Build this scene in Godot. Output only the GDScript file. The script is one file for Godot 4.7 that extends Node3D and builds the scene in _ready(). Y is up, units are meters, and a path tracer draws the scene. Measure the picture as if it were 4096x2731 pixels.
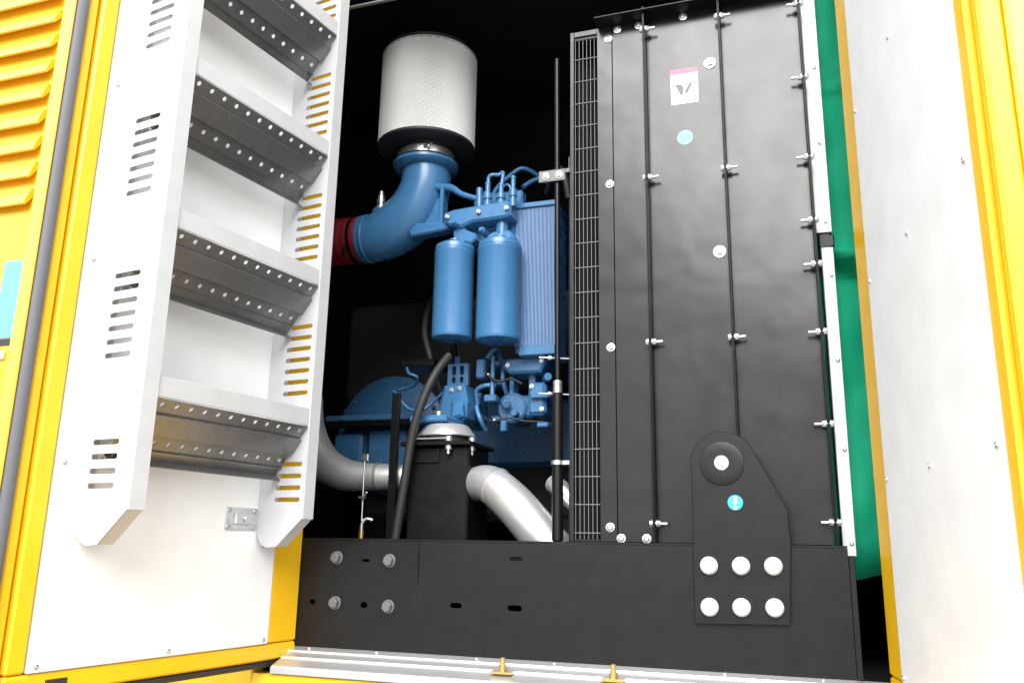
extends Node3D

# ---------------------------------------------------------------- mesh builder
class MB:
	var v := PackedVector3Array()
	var n := PackedVector3Array()
	var uv := PackedVector2Array()
	var X := Transform3D()

	func tri(a: Vector3, b: Vector3, c: Vector3, na: Vector3, nb: Vector3, nc: Vector3, ua := Vector2.ZERO, ub := Vector2.ZERO, uc := Vector2.ZERO) -> void:
		var m := na + nb + nc
		if (b - a).cross(c - a).dot(m) > 0.0:
			var t := b; b = c; c = t
			t = nb; nb = nc; nc = t
			var tu := ub; ub = uc; uc = tu
		v.append(X * a); v.append(X * b); v.append(X * c)
		n.append((X.basis * na).normalized()); n.append((X.basis * nb).normalized()); n.append((X.basis * nc).normalized())
		uv.append(ua); uv.append(ub); uv.append(uc)

	func quad(a: Vector3, b: Vector3, c: Vector3, d: Vector3, nn: Vector3) -> void:
		tri(a, b, c, nn, nn, nn)
		tri(a, c, d, nn, nn, nn)

	# bevelled box: centre, full size, chamfer
	func box(c: Vector3, s: Vector3, ch := 0.0) -> void:
		var h := s * 0.5
		ch = minf(ch, minf(h.x, minf(h.y, h.z)) * 0.45)
		var k := h - Vector3.ONE * ch
		for a in 3:
			var b := (a + 1) % 3
			var d := (a + 2) % 3
			for sg in [-1.0, 1.0]:
				var nn := Vector3.ZERO; nn[a] = sg
				var p := []
				for q in [[-1, -1], [1, -1], [1, 1], [-1, 1]]:
					var w := Vector3.ZERO
					w[a] = h[a] * sg; w[b] = k[b] * q[0]; w[d] = k[d] * q[1]
					p.append(c + w)
				quad(p[0], p[1], p[2], p[3], nn)
		if ch <= 0.0:
			return
		for a in 3:
			var b := (a + 1) % 3
			var d := (a + 2) % 3
			for s1 in [-1.0, 1.0]:
				for s2 in [-1.0, 1.0]:
					var nn := Vector3.ZERO; nn[b] = s1; nn[d] = s2
					var p := []
					for q in [[-1, 0], [1, 0], [1, 1], [-1, 1]]:
						var w := Vector3.ZERO
						w[a] = k[a] * q[0]
						if q[1] == 0:
							w[b] = h[b] * s1; w[d] = k[d] * s2
						else:
							w[b] = k[b] * s1; w[d] = h[d] * s2
						p.append(c + w)
					quad(p[0], p[1], p[2], p[3], nn.normalized())
		for sx in [-1.0, 1.0]:
			for sy in [-1.0, 1.0]:
				for sz in [-1.0, 1.0]:
					var g := Vector3(sx, sy, sz)
					tri(c + Vector3(h.x * sx, k.y * sy, k.z * sz), c + Vector3(k.x * sx, h.y * sy, k.z * sz), c + Vector3(k.x * sx, k.y * sy, h.z * sz), g, g, g)

	# corner to corner box
	func bb(x0: float, x1: float, y0: float, y1: float, z0: float, z1: float, ch := 0.0) -> void:
		box(Vector3(x0 + x1, y0 + y1, z0 + z1) * 0.5, Vector3(absf(x1 - x0), absf(y1 - y0), absf(z1 - z0)), ch)

	# profile of (radius, height) turned about the local y axis
	func lathe(prof: Array, T := Transform3D(), segs := 24, vscale := 1.0, a0 := 0.0, a1 := TAU) -> void:
		var np := prof.size()
		var seg_n := []
		for i in np - 1:
			var d: Vector2 = prof[i + 1] - prof[i]
			seg_n.append(Vector2(d.y, -d.x).normalized())
		for i in np - 1:
			var n0: Vector2 = seg_n[i]
			var n1: Vector2 = seg_n[i]
			if i > 0 and n0.dot(seg_n[i - 1]) > 0.8:
				n0 = (n0 + seg_n[i - 1]).normalized()
			if i < np - 2 and n1.dot(seg_n[i + 1]) > 0.8:
				n1 = (n1 + seg_n[i + 1]).normalized()
			for j in segs:
				var t0 := a0 + (a1 - a0) * j / segs
				var t1 := a0 + (a1 - a0) * (j + 1) / segs
				var c0 := Vector3(cos(t0), 0, sin(t0)); var c1 := Vector3(cos(t1), 0, sin(t1))
				var P: Vector2 = prof[i]
				var Q: Vector2 = prof[i + 1]
				var A := T * (c0 * P.x + Vector3.UP * P.y); var B := T * (c1 * P.x + Vector3.UP * P.y)
				var C := T * (c1 * Q.x + Vector3.UP * Q.y); var D := T * (c0 * Q.x + Vector3.UP * Q.y)
				var bA := T.basis * (c0 * n0.x + Vector3.UP * n0.y); var bB := T.basis * (c1 * n0.x + Vector3.UP * n0.y)
				var bC := T.basis * (c1 * n1.x + Vector3.UP * n1.y); var bD := T.basis * (c0 * n1.x + Vector3.UP * n1.y)
				var u0 := float(j) / segs; var u1 := float(j + 1) / segs
				if P.x > 1e-6:
					tri(A, B, C, bA, bB, bC, Vector2(u0, P.y * vscale), Vector2(u1, P.y * vscale), Vector2(u1, Q.y * vscale))
				if Q.x > 1e-6:
					tri(A, C, D, bA, bC, bD, Vector2(u0, P.y * vscale), Vector2(u1, Q.y * vscale), Vector2(u0, Q.y * vscale))

	func cyl(a: Vector3, b: Vector3, r: float, segs := 16, ch := 0.0) -> void:
		var L := (b - a).length()
		var T := Transform3D(MB.frame(b - a), a)
		if ch > 0.0:
			lathe([Vector2(0, 0), Vector2(r - ch, 0), Vector2(r, ch), Vector2(r, L - ch), Vector2(r - ch, L), Vector2(0, L)], T, segs)
		else:
			lathe([Vector2(0, 0), Vector2(r, 0), Vector2(r, L), Vector2(0, L)], T, segs)

	static func frame(dir: Vector3) -> Basis:
		var y := dir.normalized()
		var s := Vector3.RIGHT if absf(y.x) < 0.9 else Vector3.FORWARD
		var z := s.cross(y).normalized()
		return Basis(y.cross(z).normalized(), y, z)

	# round tube through points, radius a number or an array
	func tube(pts: Array, r, segs := 12, sub := 5, caps := true) -> void:
		var P := []; var Rr := []
		var m := pts.size()
		for i in m - 1:
			var p0: Vector3 = pts[maxi(i - 1, 0)]; var p1: Vector3 = pts[i]; var p2: Vector3 = pts[i + 1]; var p3: Vector3 = pts[mini(i + 2, m - 1)]
			for k in sub:
				var t := float(k) / sub
				P.append(p1.cubic_interpolate(p2, p0, p3, t))
				Rr.append(lerpf(r[i], r[i + 1], t) if r is Array else r)
		P.append(pts[m - 1]); Rr.append(r[m - 1] if r is Array else r)
		var side := MB.frame(P[1] - P[0]).x
		var rings := []; var norms := []; var tang := []
		for i in P.size():
			var d: Vector3 = (P[mini(i + 1, P.size() - 1)] - P[maxi(i - 1, 0)]).normalized()
			side = (side - d * side.dot(d)).normalized()
			var o := d.cross(side)
			var ring := []; var nr := []
			for j in segs + 1:
				var t := TAU * j / segs
				var w := side * cos(t) + o * sin(t)
				ring.append(P[i] + w * Rr[i]); nr.append(w)
			rings.append(ring); norms.append(nr); tang.append(d)
		for i in P.size() - 1:
			for j in segs:
				tri(rings[i][j], rings[i][j + 1], rings[i + 1][j + 1], norms[i][j], norms[i][j + 1], norms[i + 1][j + 1])
				tri(rings[i][j], rings[i + 1][j + 1], rings[i + 1][j], norms[i][j], norms[i + 1][j + 1], norms[i + 1][j])
		if caps:
			for e in [0, P.size() - 1]:
				var nn: Vector3 = tang[e] * (-1.0 if e == 0 else 1.0)
				for j in segs:
					tri(P[e], rings[e][j], rings[e][j + 1], nn, nn, nn)

	# outline in the local xy plane, from z = 0 back to z = -depth, front edge bevelled
	func prism(poly: Array, depth: float, T := Transform3D(), bev := 0.0) -> void:
		var pl := PackedVector2Array(poly)
		if Geometry2D.is_polygon_clockwise(pl):
			pl.reverse()
		var m := pl.size()
		var inn := PackedVector2Array()
		for i in m:
			var e0 := (pl[i] - pl[(i + m - 1) % m]).normalized(); var e1 := (pl[(i + 1) % m] - pl[i]).normalized()
			var q := (Vector2(-e0.y, e0.x) + Vector2(-e1.y, e1.x))
			q = q.normalized() / maxf(0.4, q.length() * 0.5)
			inn.append(pl[i] + q * bev)
		var idx := Geometry2D.triangulate_polygon(inn)
		var f := T.basis.z
		for i in range(0, idx.size(), 3):
			var a := inn[idx[i]]; var b := inn[idx[i + 1]]; var c := inn[idx[i + 2]]
			tri(T * Vector3(a.x, a.y, 0), T * Vector3(b.x, b.y, 0), T * Vector3(c.x, c.y, 0), f, f, f)
		idx = Geometry2D.triangulate_polygon(pl)
		for i in range(0, idx.size(), 3):
			var a := pl[idx[i]]; var b := pl[idx[i + 1]]; var c := pl[idx[i + 2]]
			tri(T * Vector3(a.x, a.y, -depth), T * Vector3(b.x, b.y, -depth), T * Vector3(c.x, c.y, -depth), -f, -f, -f)
		for i in m:
			var j := (i + 1) % m
			var e := (pl[j] - pl[i]).normalized()
			var o := T.basis * Vector3(e.y, -e.x, 0)
			quad(T * Vector3(pl[i].x, pl[i].y, -bev), T * Vector3(pl[j].x, pl[j].y, -bev), T * Vector3(pl[j].x, pl[j].y, -depth), T * Vector3(pl[i].x, pl[i].y, -depth), o)
			if bev > 0.0:
				quad(T * Vector3(inn[i].x, inn[i].y, 0), T * Vector3(inn[j].x, inn[j].y, 0), T * Vector3(pl[j].x, pl[j].y, -bev), T * Vector3(pl[i].x, pl[i].y, -bev), (o + f).normalized())

	static func rr(p: Vector2, hw: float, hh: float) -> float:
		var r := minf(hw, hh)
		var q := Vector2(absf(p.x) - (hw - r), absf(p.y) - (hh - r))
		return Vector2(maxf(q.x, 0), maxf(q.y, 0)).length() - r

	# flat plate with holes. cols: [x0, x1, [[cx, cy, half_w, half_h], ...]]
	func plate(cols: Array, y0: float, y1: float, th: float, T := Transform3D()) -> void:
		var f := T.basis.z
		for ci in cols.size():
			var c = cols[ci]
			var xa: float = c[0]; var xb: float = c[1]
			var hs: Array = c[2].duplicate()
			hs.sort_custom(func(p, q): return p[1] < q[1])
			if hs.is_empty():
				_cell(xa, xb, y0, y1, th, T, [])
			var ya := y0
			for i in hs.size():
				var yb := y1
				if i < hs.size() - 1:
					yb = (hs[i][1] + hs[i + 1][1]) * 0.5
				_cell(xa, xb, ya, yb, th, T, hs[i])
				ya = yb
		var x0: float = cols[0][0]; var x1: float = cols[-1][1]
		quad(T * Vector3(x0, y0, 0), T * Vector3(x1, y0, 0), T * Vector3(x1, y0, -th), T * Vector3(x0, y0, -th), -T.basis.y)
		quad(T * Vector3(x0, y1, 0), T * Vector3(x1, y1, 0), T * Vector3(x1, y1, -th), T * Vector3(x0, y1, -th), T.basis.y)
		quad(T * Vector3(x0, y0, 0), T * Vector3(x0, y1, 0), T * Vector3(x0, y1, -th), T * Vector3(x0, y0, -th), -T.basis.x)
		quad(T * Vector3(x1, y0, 0), T * Vector3(x1, y1, 0), T * Vector3(x1, y1, -th), T * Vector3(x1, y0, -th), T.basis.x)

	func _cell(xa: float, xb: float, ya: float, yb: float, th: float, T: Transform3D, h: Array) -> void:
		var f := T.basis.z
		var dz := Vector3(0, 0, -th)
		if h.is_empty():
			var p := [Vector3(xa, ya, 0), Vector3(xb, ya, 0), Vector3(xb, yb, 0), Vector3(xa, yb, 0)]
			quad(T * p[0], T * p[1], T * p[2], T * p[3], f)
			quad(T * (p[0] + dz), T * (p[1] + dz), T * (p[2] + dz), T * (p[3] + dz), -f)
			return
		var ce := Vector2(h[0], h[1])
		var ang := []
		for cx in [xa, xb]:
			for cy in [ya, yb]:
				ang.append((Vector2(cx, cy) - ce).angle())
		var hw: float = h[2]; var hh: float = h[3]
		var r := minf(hw, hh)
		for k in 12:
			var t := TAU * k / 12 + 0.13
			var q := Vector2(cos(t), sin(t)) * r + Vector2(signf(cos(t)) * (hw - r), signf(sin(t)) * (hh - r))
			ang.append(q.angle())
		ang.sort()
		var inn := []; var out := []
		for a in ang:
			var d := Vector2(cos(a), sin(a))
			var lo := 0.0; var hi := hw + hh
			for it in 18:
				var mid := (lo + hi) * 0.5
				if MB.rr(d * mid, hw, hh) < 0.0:
					lo = mid
				else:
					hi = mid
			inn.append(ce + d * lo)
			var t := 1e9
			if absf(d.x) > 1e-6: t = minf(t, ((xb if d.x > 0 else xa) - ce.x) / d.x)
			if absf(d.y) > 1e-6: t = minf(t, ((yb if d.y > 0 else ya) - ce.y) / d.y)
			out.append(ce + d * t)
		var m := ang.size()
		for i in m:
			var j := (i + 1) % m
			var A := Vector3(inn[i].x, inn[i].y, 0); var B := Vector3(inn[j].x, inn[j].y, 0)
			var C := Vector3(out[j].x, out[j].y, 0); var D := Vector3(out[i].x, out[i].y, 0)
			quad(T * A, T * B, T * C, T * D, f)
			quad(T * (A + dz), T * (B + dz), T * (C + dz), T * (D + dz), -f)
			var w: Vector2 = ce - (inn[i] + inn[j]) * 0.5
			quad(T * A, T * B, T * (B + dz), T * (A + dz), (T.basis * Vector3(w.x, w.y, 0)).normalized())

	func mesh() -> ArrayMesh:
		var a := []
		a.resize(Mesh.ARRAY_MAX)
		a[Mesh.ARRAY_VERTEX] = v; a[Mesh.ARRAY_NORMAL] = n; a[Mesh.ARRAY_TEX_UV] = uv
		var m := ArrayMesh.new()
		m.add_surface_from_arrays(Mesh.PRIMITIVE_TRIANGLES, a)
		return m

# ---------------------------------------------------------------- scene helpers
var M := {}
var rng := RandomNumberGenerator.new()

func free_name(parent: Node, called: String) -> String:
	if not parent.has_node(NodePath(called)):
		return called
	var key := "count_" + called
	var k: int = counts.get([parent, key], 0)
	var nm := ""
	while true:
		k += 1
		nm = "%s_%03d" % [called, k]
		if not parent.has_node(NodePath(nm)):
			break
	counts[[parent, key]] = k
	return nm
var counts := {}

func thing(called: String, label: String, category: String, at := Vector3.ZERO, group := "", T := Basis()) -> Node3D:
	var o := Node3D.new()
	o.name = free_name(self, called)
	add_child(o, true)
	o.transform = Transform3D(T, at)
	meta(o, label, category, group)
	return o

func meta(o: Node, label: String, category: String, group := "") -> void:
	o.set_meta("label", label)
	o.set_meta("category", category)
	if group != "":
		o.set_meta("group", group)

func put(parent: Node, called: String, mesh: Mesh, mat: Material, T := Transform3D()) -> MeshInstance3D:
	var o := MeshInstance3D.new()
	o.name = free_name(parent, called)
	o.mesh = mesh
	o.material_override = mat
	o.transform = T
	o.cast_shadow = GeometryInstance3D.SHADOW_CASTING_SETTING_ON
	parent.add_child(o, true)
	return o

# a part whose mesh is written in world coordinates
func part(parent: Node3D, called: String, mb: MB, mat: Material) -> MeshInstance3D:
	var T := Transform3D()
	var q: Node = parent
	var W := Transform3D()
	while q != self:
		W = q.transform * W
		q = q.get_parent()
	T = W.affine_inverse()
	return put(parent, called, mb.mesh(), mat, T)

# a part written in the parent's own coordinates
func local(parent: Node3D, called: String, mb: MB, mat: Material) -> MeshInstance3D:
	return put(parent, called, mb.mesh(), mat)

func at(x: float, y: float, z: float, b := Basis()) -> Transform3D:
	return Transform3D(b, Vector3(x, y, z))

# ---------------------------------------------------------------- materials
func lin(r: float, g: float, b: float) -> Color:
	return Color(r, g, b).linear_to_srgb()

func noise_tex(freq: float, c0: Color, c1: Color, seed_: int, size := 512, oct := 4, kind := FastNoiseLite.TYPE_SIMPLEX_SMOOTH, gain := 0.5, contrast := 1.0) -> ImageTexture:
	var fn := FastNoiseLite.new()
	fn.seed = seed_; fn.frequency = freq; fn.noise_type = kind
	fn.fractal_octaves = oct; fn.fractal_gain = gain
	if kind == FastNoiseLite.TYPE_CELLULAR:
		fn.cellular_return_type = FastNoiseLite.RETURN_CELL_VALUE
		fn.fractal_type = FastNoiseLite.FRACTAL_NONE
	var g := fn.get_seamless_image(size, size)
	g.convert(Image.FORMAT_L8)
	var im := Image.create(size, size, true, Image.FORMAT_RGB8)
	for y in size:
		for x in size:
			var t := clampf((g.get_pixel(x, y).r - 0.5) * contrast + 0.5, 0, 1)
			im.set_pixel(x, y, c0.lerp(c1, t))
	im.generate_mipmaps()
	return ImageTexture.create_from_image(im)

# paint dust: sparse specks on an even ground
func speck_tex(base: Color, speck: Color, count: int, seed_: int, size := 512) -> ImageTexture:
	var r := RandomNumberGenerator.new(); r.seed = seed_
	var im := Image.create(size, size, true, Image.FORMAT_RGB8)
	var fn := FastNoiseLite.new(); fn.seed = seed_; fn.frequency = 0.012; fn.fractal_octaves = 5
	var g := fn.get_seamless_image(size, size)
	for y in size:
		for x in size:
			var t := g.get_pixel(x, y).r
			im.set_pixel(x, y, base.lerp(speck, clampf((t - 0.5) * 0.22, 0.0, 0.2)))
	for i in count:
		var x := r.randi() % size; var y := r.randi() % size
		var k := r.randf_range(0.1, 0.75)
		var w := 1 if r.randf() < 0.8 else 2
		for dx in w:
			for dy in w:
				var px := (x + dx) % size; var py := (y + dy) % size
				im.set_pixel(px, py, im.get_pixel(px, py).lerp(speck, k))
	for i in 26:
		var px := r.randf() * size; var py := r.randf() * size
		var an := r.randf() * TAU; var k := r.randf_range(0.05, 0.22)
		for q in int(r.randf_range(12, 60)):
			px += cos(an); py += sin(an); an += r.randf_range(-0.04, 0.04)
			var ix := posmod(int(px), size); var iy := posmod(int(py), size)
			im.set_pixel(ix, iy, im.get_pixel(ix, iy).lerp(speck, k))
	im.generate_mipmaps()
	return ImageTexture.create_from_image(im)

func mat(called: String, c: Color, rough: float, metal := 0.0, spec := 0.5) -> StandardMaterial3D:
	var m := StandardMaterial3D.new()
	m.albedo_color = c; m.roughness = rough; m.metallic = metal; m.metallic_specular = spec
	M[called] = m
	return m

func tri_tex(m: StandardMaterial3D, albedo: Texture2D, scale: float, rough: Texture2D = null) -> void:
	m.uv1_triplanar = true
	m.uv1_world_triplanar = true
	m.uv1_scale = Vector3.ONE * scale
	if albedo:
		m.albedo_texture = albedo
	if rough:
		m.roughness_texture = rough
		m.roughness_texture_channel = BaseMaterial3D.TEXTURE_CHANNEL_RED

func make_materials() -> void:
	var soft := noise_tex(0.01, Color(0.95, 0.95, 0.95), Color(1, 1, 1), 3, 512, 5)
	var rvar := noise_tex(0.012, Color(0.75, 0.75, 0.75), Color(1, 1, 1), 8, 512, 5)
	var spangle := noise_tex(0.05, Color(0.92, 0.92, 0.92), Color(1, 1, 1), 5, 512, 1, FastNoiseLite.TYPE_CELLULAR)
	var black_dust := speck_tex(Color(0.55, 0.55, 0.55), Color(1, 1, 1), 260, 21)
	var smudge := noise_tex(0.007, Color(0.74, 0.74, 0.74), Color(1, 1, 1), 61, 512, 5, FastNoiseLite.TYPE_SIMPLEX_SMOOTH, 0.5, 1.3)
	var wi := FastNoiseLite.new(); wi.seed = 12; wi.frequency = 0.004; wi.fractal_octaves = 3
	var wimg := wi.get_seamless_image(512, 512)
	wimg.convert(Image.FORMAT_RGB8)
	wimg.bump_map_to_normal_map(6.0)
	wimg.generate_mipmaps()
	var waves := ImageTexture.create_from_image(wimg)
	var ci := FastNoiseLite.new(); ci.seed = 15; ci.frequency = 0.06; ci.fractal_octaves = 3
	var cimg := ci.get_seamless_image(512, 512)
	cimg.convert(Image.FORMAT_RGB8)
	cimg.bump_map_to_normal_map(4.0)
	cimg.generate_mipmaps()
	var cast := ImageTexture.create_from_image(cimg)
	var m: StandardMaterial3D
	m = mat("yellow", lin(0.80, 0.455, 0.010), 0.38); tri_tex(m, soft, 1.3, rvar)
	m = mat("white", lin(0.81, 0.81, 0.81), 0.45); tri_tex(m, soft, 1.1, rvar)
	m = mat("ladder", lin(0.50, 0.505, 0.515), 0.42); tri_tex(m, soft, 2.0, rvar)
	m = mat("tread", lin(0.22, 0.22, 0.225), 0.36, 0.6); tri_tex(m, spangle, 3.0, rvar)
	m = mat("zinc", lin(0.70, 0.70, 0.71), 0.33, 0.9); tri_tex(m, spangle, 5.0, rvar)
	m = mat("steel", lin(0.74, 0.74, 0.75), 0.32, 0.85)
	m = mat("sill", lin(0.66, 0.66, 0.67), 0.36, 0.7); tri_tex(m, soft, 2.0, rvar)
	m = mat("brass_zinc", lin(0.62, 0.45, 0.16), 0.35, 0.9)
	m = mat("panel", lin(0.024, 0.0242, 0.0245), 0.27, 0.0, 0.49); tri_tex(m, black_dust, 1.7, smudge)
	m.normal_enabled = true; m.normal_texture = waves; m.normal_scale = 0.11
	m = mat("black", lin(0.017, 0.017, 0.0175), 0.42, 0.0, 0.4); tri_tex(m, black_dust, 2.3, rvar)
	m = mat("black_matt", lin(0.013, 0.013, 0.0135), 0.9); tri_tex(m, soft, 2.0)
	m = mat("rubber", lin(0.016, 0.016, 0.017), 0.6)
	m = mat("seal", lin(0.10, 0.10, 0.11), 0.6)
	m = mat("blue", lin(0.048, 0.165, 0.34), 0.32); tri_tex(m, soft, 3.0, rvar)
	m = mat("blue_cast", lin(0.046, 0.155, 0.32), 0.45); tri_tex(m, noise_tex(0.06, Color(0.82, 0.82, 0.82), Color(1, 1, 1), 31, 256, 3), 4.0, rvar)
	m.normal_enabled = true; m.normal_texture = cast; m.normal_scale = 0.5
	m = mat("blue_fin", lin(0.20, 0.33, 0.58), 0.35); tri_tex(m, soft, 3.0, rvar)
	m = mat("red_hose", lin(0.20, 0.012, 0.02), 0.5)
	m = mat("wire", lin(0.18, 0.18, 0.18), 0.45)
	m = mat("grey_metal", lin(0.13, 0.13, 0.13), 0.45, 0.3)
	m = mat("pipe", lin(0.78, 0.78, 0.78), 0.38, 0.7); tri_tex(m, soft, 2.5, rvar)
	m = mat("cap", lin(0.78, 0.78, 0.77), 0.4)
	m = mat("tarp", lin(0.012, 0.47, 0.26), 0.65, 0.0, 0.3); tri_tex(m, soft, 2.0)
	m = mat("placard", lin(0.10, 0.28, 0.75), 0.35)
	m = mat("ground", lin(0.25, 0.25, 0.25), 0.9)
	tri_tex(m, noise_tex(0.02, Color(0.75, 0.75, 0.75), Color(1, 1, 1), 44, 512, 6), 0.35)
	m = mat("sticker_white", lin(0.82, 0.82, 0.82), 0.5)
	m = mat("sticker_red", lin(0.75, 0.13, 0.22), 0.5)
	m = mat("sticker_grey", lin(0.10, 0.10, 0.10), 0.5)
	m = mat("sticker_mint", lin(0.20, 0.54, 0.34), 0.5)
	m = mat("sticker_mint_dark", lin(0.12, 0.36, 0.26), 0.5)
	m = mat("sticker_blue", lin(0.03, 0.35, 0.80), 0.45)
	mat("filter_paper", lin(0.80, 0.795, 0.785), 0.8)
	mat("mesh_wire", lin(0.90, 0.90, 0.90), 0.35, 0.25)

# ---------------------------------------------------------------- fasteners
var mesh_cache := {}

# hex bolt along +z: washer, head
func bolt_mesh(r: float, h: float, washer := 0.0, wt := 0.002) -> Mesh:
	var key := "b%f_%f_%f" % [r, h, washer]
	if mesh_cache.has(key):
		return mesh_cache[key]
	var mb := MB.new()
	var up := Basis(Vector3.RIGHT, PI / 2)   # local y to +z
	var z := 0.0
	if washer > 0.0:
		mb.lathe([Vector2(0, 0), Vector2(washer, 0), Vector2(washer, wt * 0.6), Vector2(washer - wt * 0.4, wt), Vector2(0, wt)], Transform3D(up, Vector3.ZERO), 24)
		z = wt
	var poly := []
	for i in 6:
		poly.append(Vector2(cos(TAU * i / 6 + 0.3), sin(TAU * i / 6 + 0.3)) * r)
	mb.prism(poly, h, Transform3D(Basis(), Vector3(0, 0, z + h)), r * 0.12)
	mesh_cache[key] = mb.mesh()
	return mesh_cache[key]

# domed screw with washer along +z
func screw_mesh(r: float, washer: float) -> Mesh:
	var key := "s%f_%f" % [r, washer]
	if mesh_cache.has(key):
		return mesh_cache[key]
	var mb := MB.new()
	var up := Transform3D(Basis(Vector3.RIGHT, PI / 2), Vector3.ZERO)
	mb.lathe([Vector2(0, 0), Vector2(washer, 0), Vector2(washer * 0.97, 0.0022), Vector2(r * 1.15, 0.003), Vector2(r * 1.15, 0.0031)], up, 22)
	mb.lathe([Vector2(r, 0.002), Vector2(r, r * 0.45), Vector2(r * 0.85, r * 0.72), Vector2(r * 0.5, r * 0.85), Vector2(r * 0.42, r * 0.6), Vector2(0, r * 0.6)], up, 18)
	mesh_cache[key] = mb.mesh()
	return mesh_cache[key]

# bolt through an upright flange: head on one side, nut and thread on the other, lying along +x
func through_bolt_mesh() -> Mesh:
	if mesh_cache.has("thr"):
		return mesh_cache["thr"]
	var mb := MB.new()
	mb.cyl(Vector3(-0.008, 0, 0), Vector3(0.034, 0, 0), 0.0042, 10, 0.001)
	mb.cyl(Vector3(0.005, 0, 0), Vector3(0.0075, 0, 0), 0.0105, 16)
	mb.cyl(Vector3(-0.0075, 0, 0), Vector3(-0.005, 0, 0), 0.0105, 16)
	var hexagon := []
	for i in 6:
		hexagon.append(Vector2(cos(TAU * i / 6), sin(TAU * i / 6)) * 0.0085)
	mb.prism(hexagon, 0.008, Transform3D(Basis(Vector3.UP, PI / 2), Vector3(0.0155, 0, 0)), 0.001)
	mb.prism(hexagon, 0.006, Transform3D(Basis(Vector3.UP, -PI / 2), Vector3(-0.0135, 0, 0)), 0.001)
	mesh_cache["thr"] = mb.mesh()
	return mesh_cache["thr"]

# ---------------------------------------------------------------- scene
const DOOR_TURN := 0.1546
const LEFT_HINGE := Vector3(-1.39, 0, 0.05)
const RIGHT_HINGE := Vector3(0.17, 0, 0.05)

func _ready() -> void:
	rng.seed = 77
	var cam := Camera3D.new()
	cam.name = "camera"
	add_child(cam)
	cam.position = Vector3(0, 1.3, 2.2)
	cam.rotation_order = EULER_ORDER_YXZ
	cam.rotation = Vector3(deg_to_rad(13.6253), deg_to_rad(18.8746), deg_to_rad(1.0095))
	cam.fov = 43.889
	cam.near = 0.02
	cam.far = 400.0
	cam.current = true
	var env := Environment.new()
	env.background_mode = Environment.BG_SKY
	var sky := Sky.new()
	var sm := ProceduralSkyMaterial.new()
	sm.sky_top_color = Color(0.965, 0.985, 1.0)
	sm.sky_horizon_color = Color(0.60, 0.625, 0.65)
	sm.ground_horizon_color = Color(0.45, 0.45, 0.44)
	sm.ground_bottom_color = Color(0.3, 0.3, 0.29)
	sm.sky_curve = 0.15
	sky.sky_material = sm
	env.sky = sky
	env.background_energy_multiplier = 1.0
	env.tonemap_mode = Environment.TONE_MAPPER_LINEAR
	env.tonemap_exposure = 4.5
	env.sdfgi_enabled = true
	env.ssao_enabled = true
	env.ssil_enabled = true
	var we := WorldEnvironment.new()
	we.name = "environment"
	we.environment = env
	add_child(we)
	var sun := DirectionalLight3D.new()
	sun.name = "sun"
	add_child(sun)
	sun.light_color = Color(1.0, 0.995, 0.985)
	sun.light_energy = 0.44
	sun.light_angular_distance = 42.0
	sun.shadow_enabled = true
	sun.look_at_from_position(Vector3(1.15, 7.5, 7.9), Vector3(-0.2, 1.5, 0), Vector3.UP)

	make_materials()
	build_ground()
	build_enclosure()
	build_doors()
	build_ladder()
	build_skid()
	build_radiator()
	build_bracket()
	build_stickers()
	build_strut()
	build_engine()
	build_intake()
	build_pipes()
	build_mount()
	build_small()

func build_ground() -> void:
	var mb := MB.new()
	mb.bb(-60, 60, -0.2, 0, -60, 60)
	var g := put(self, "ground", mb.mesh(), M.ground)
	g.set_meta("kind", "structure")

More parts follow.
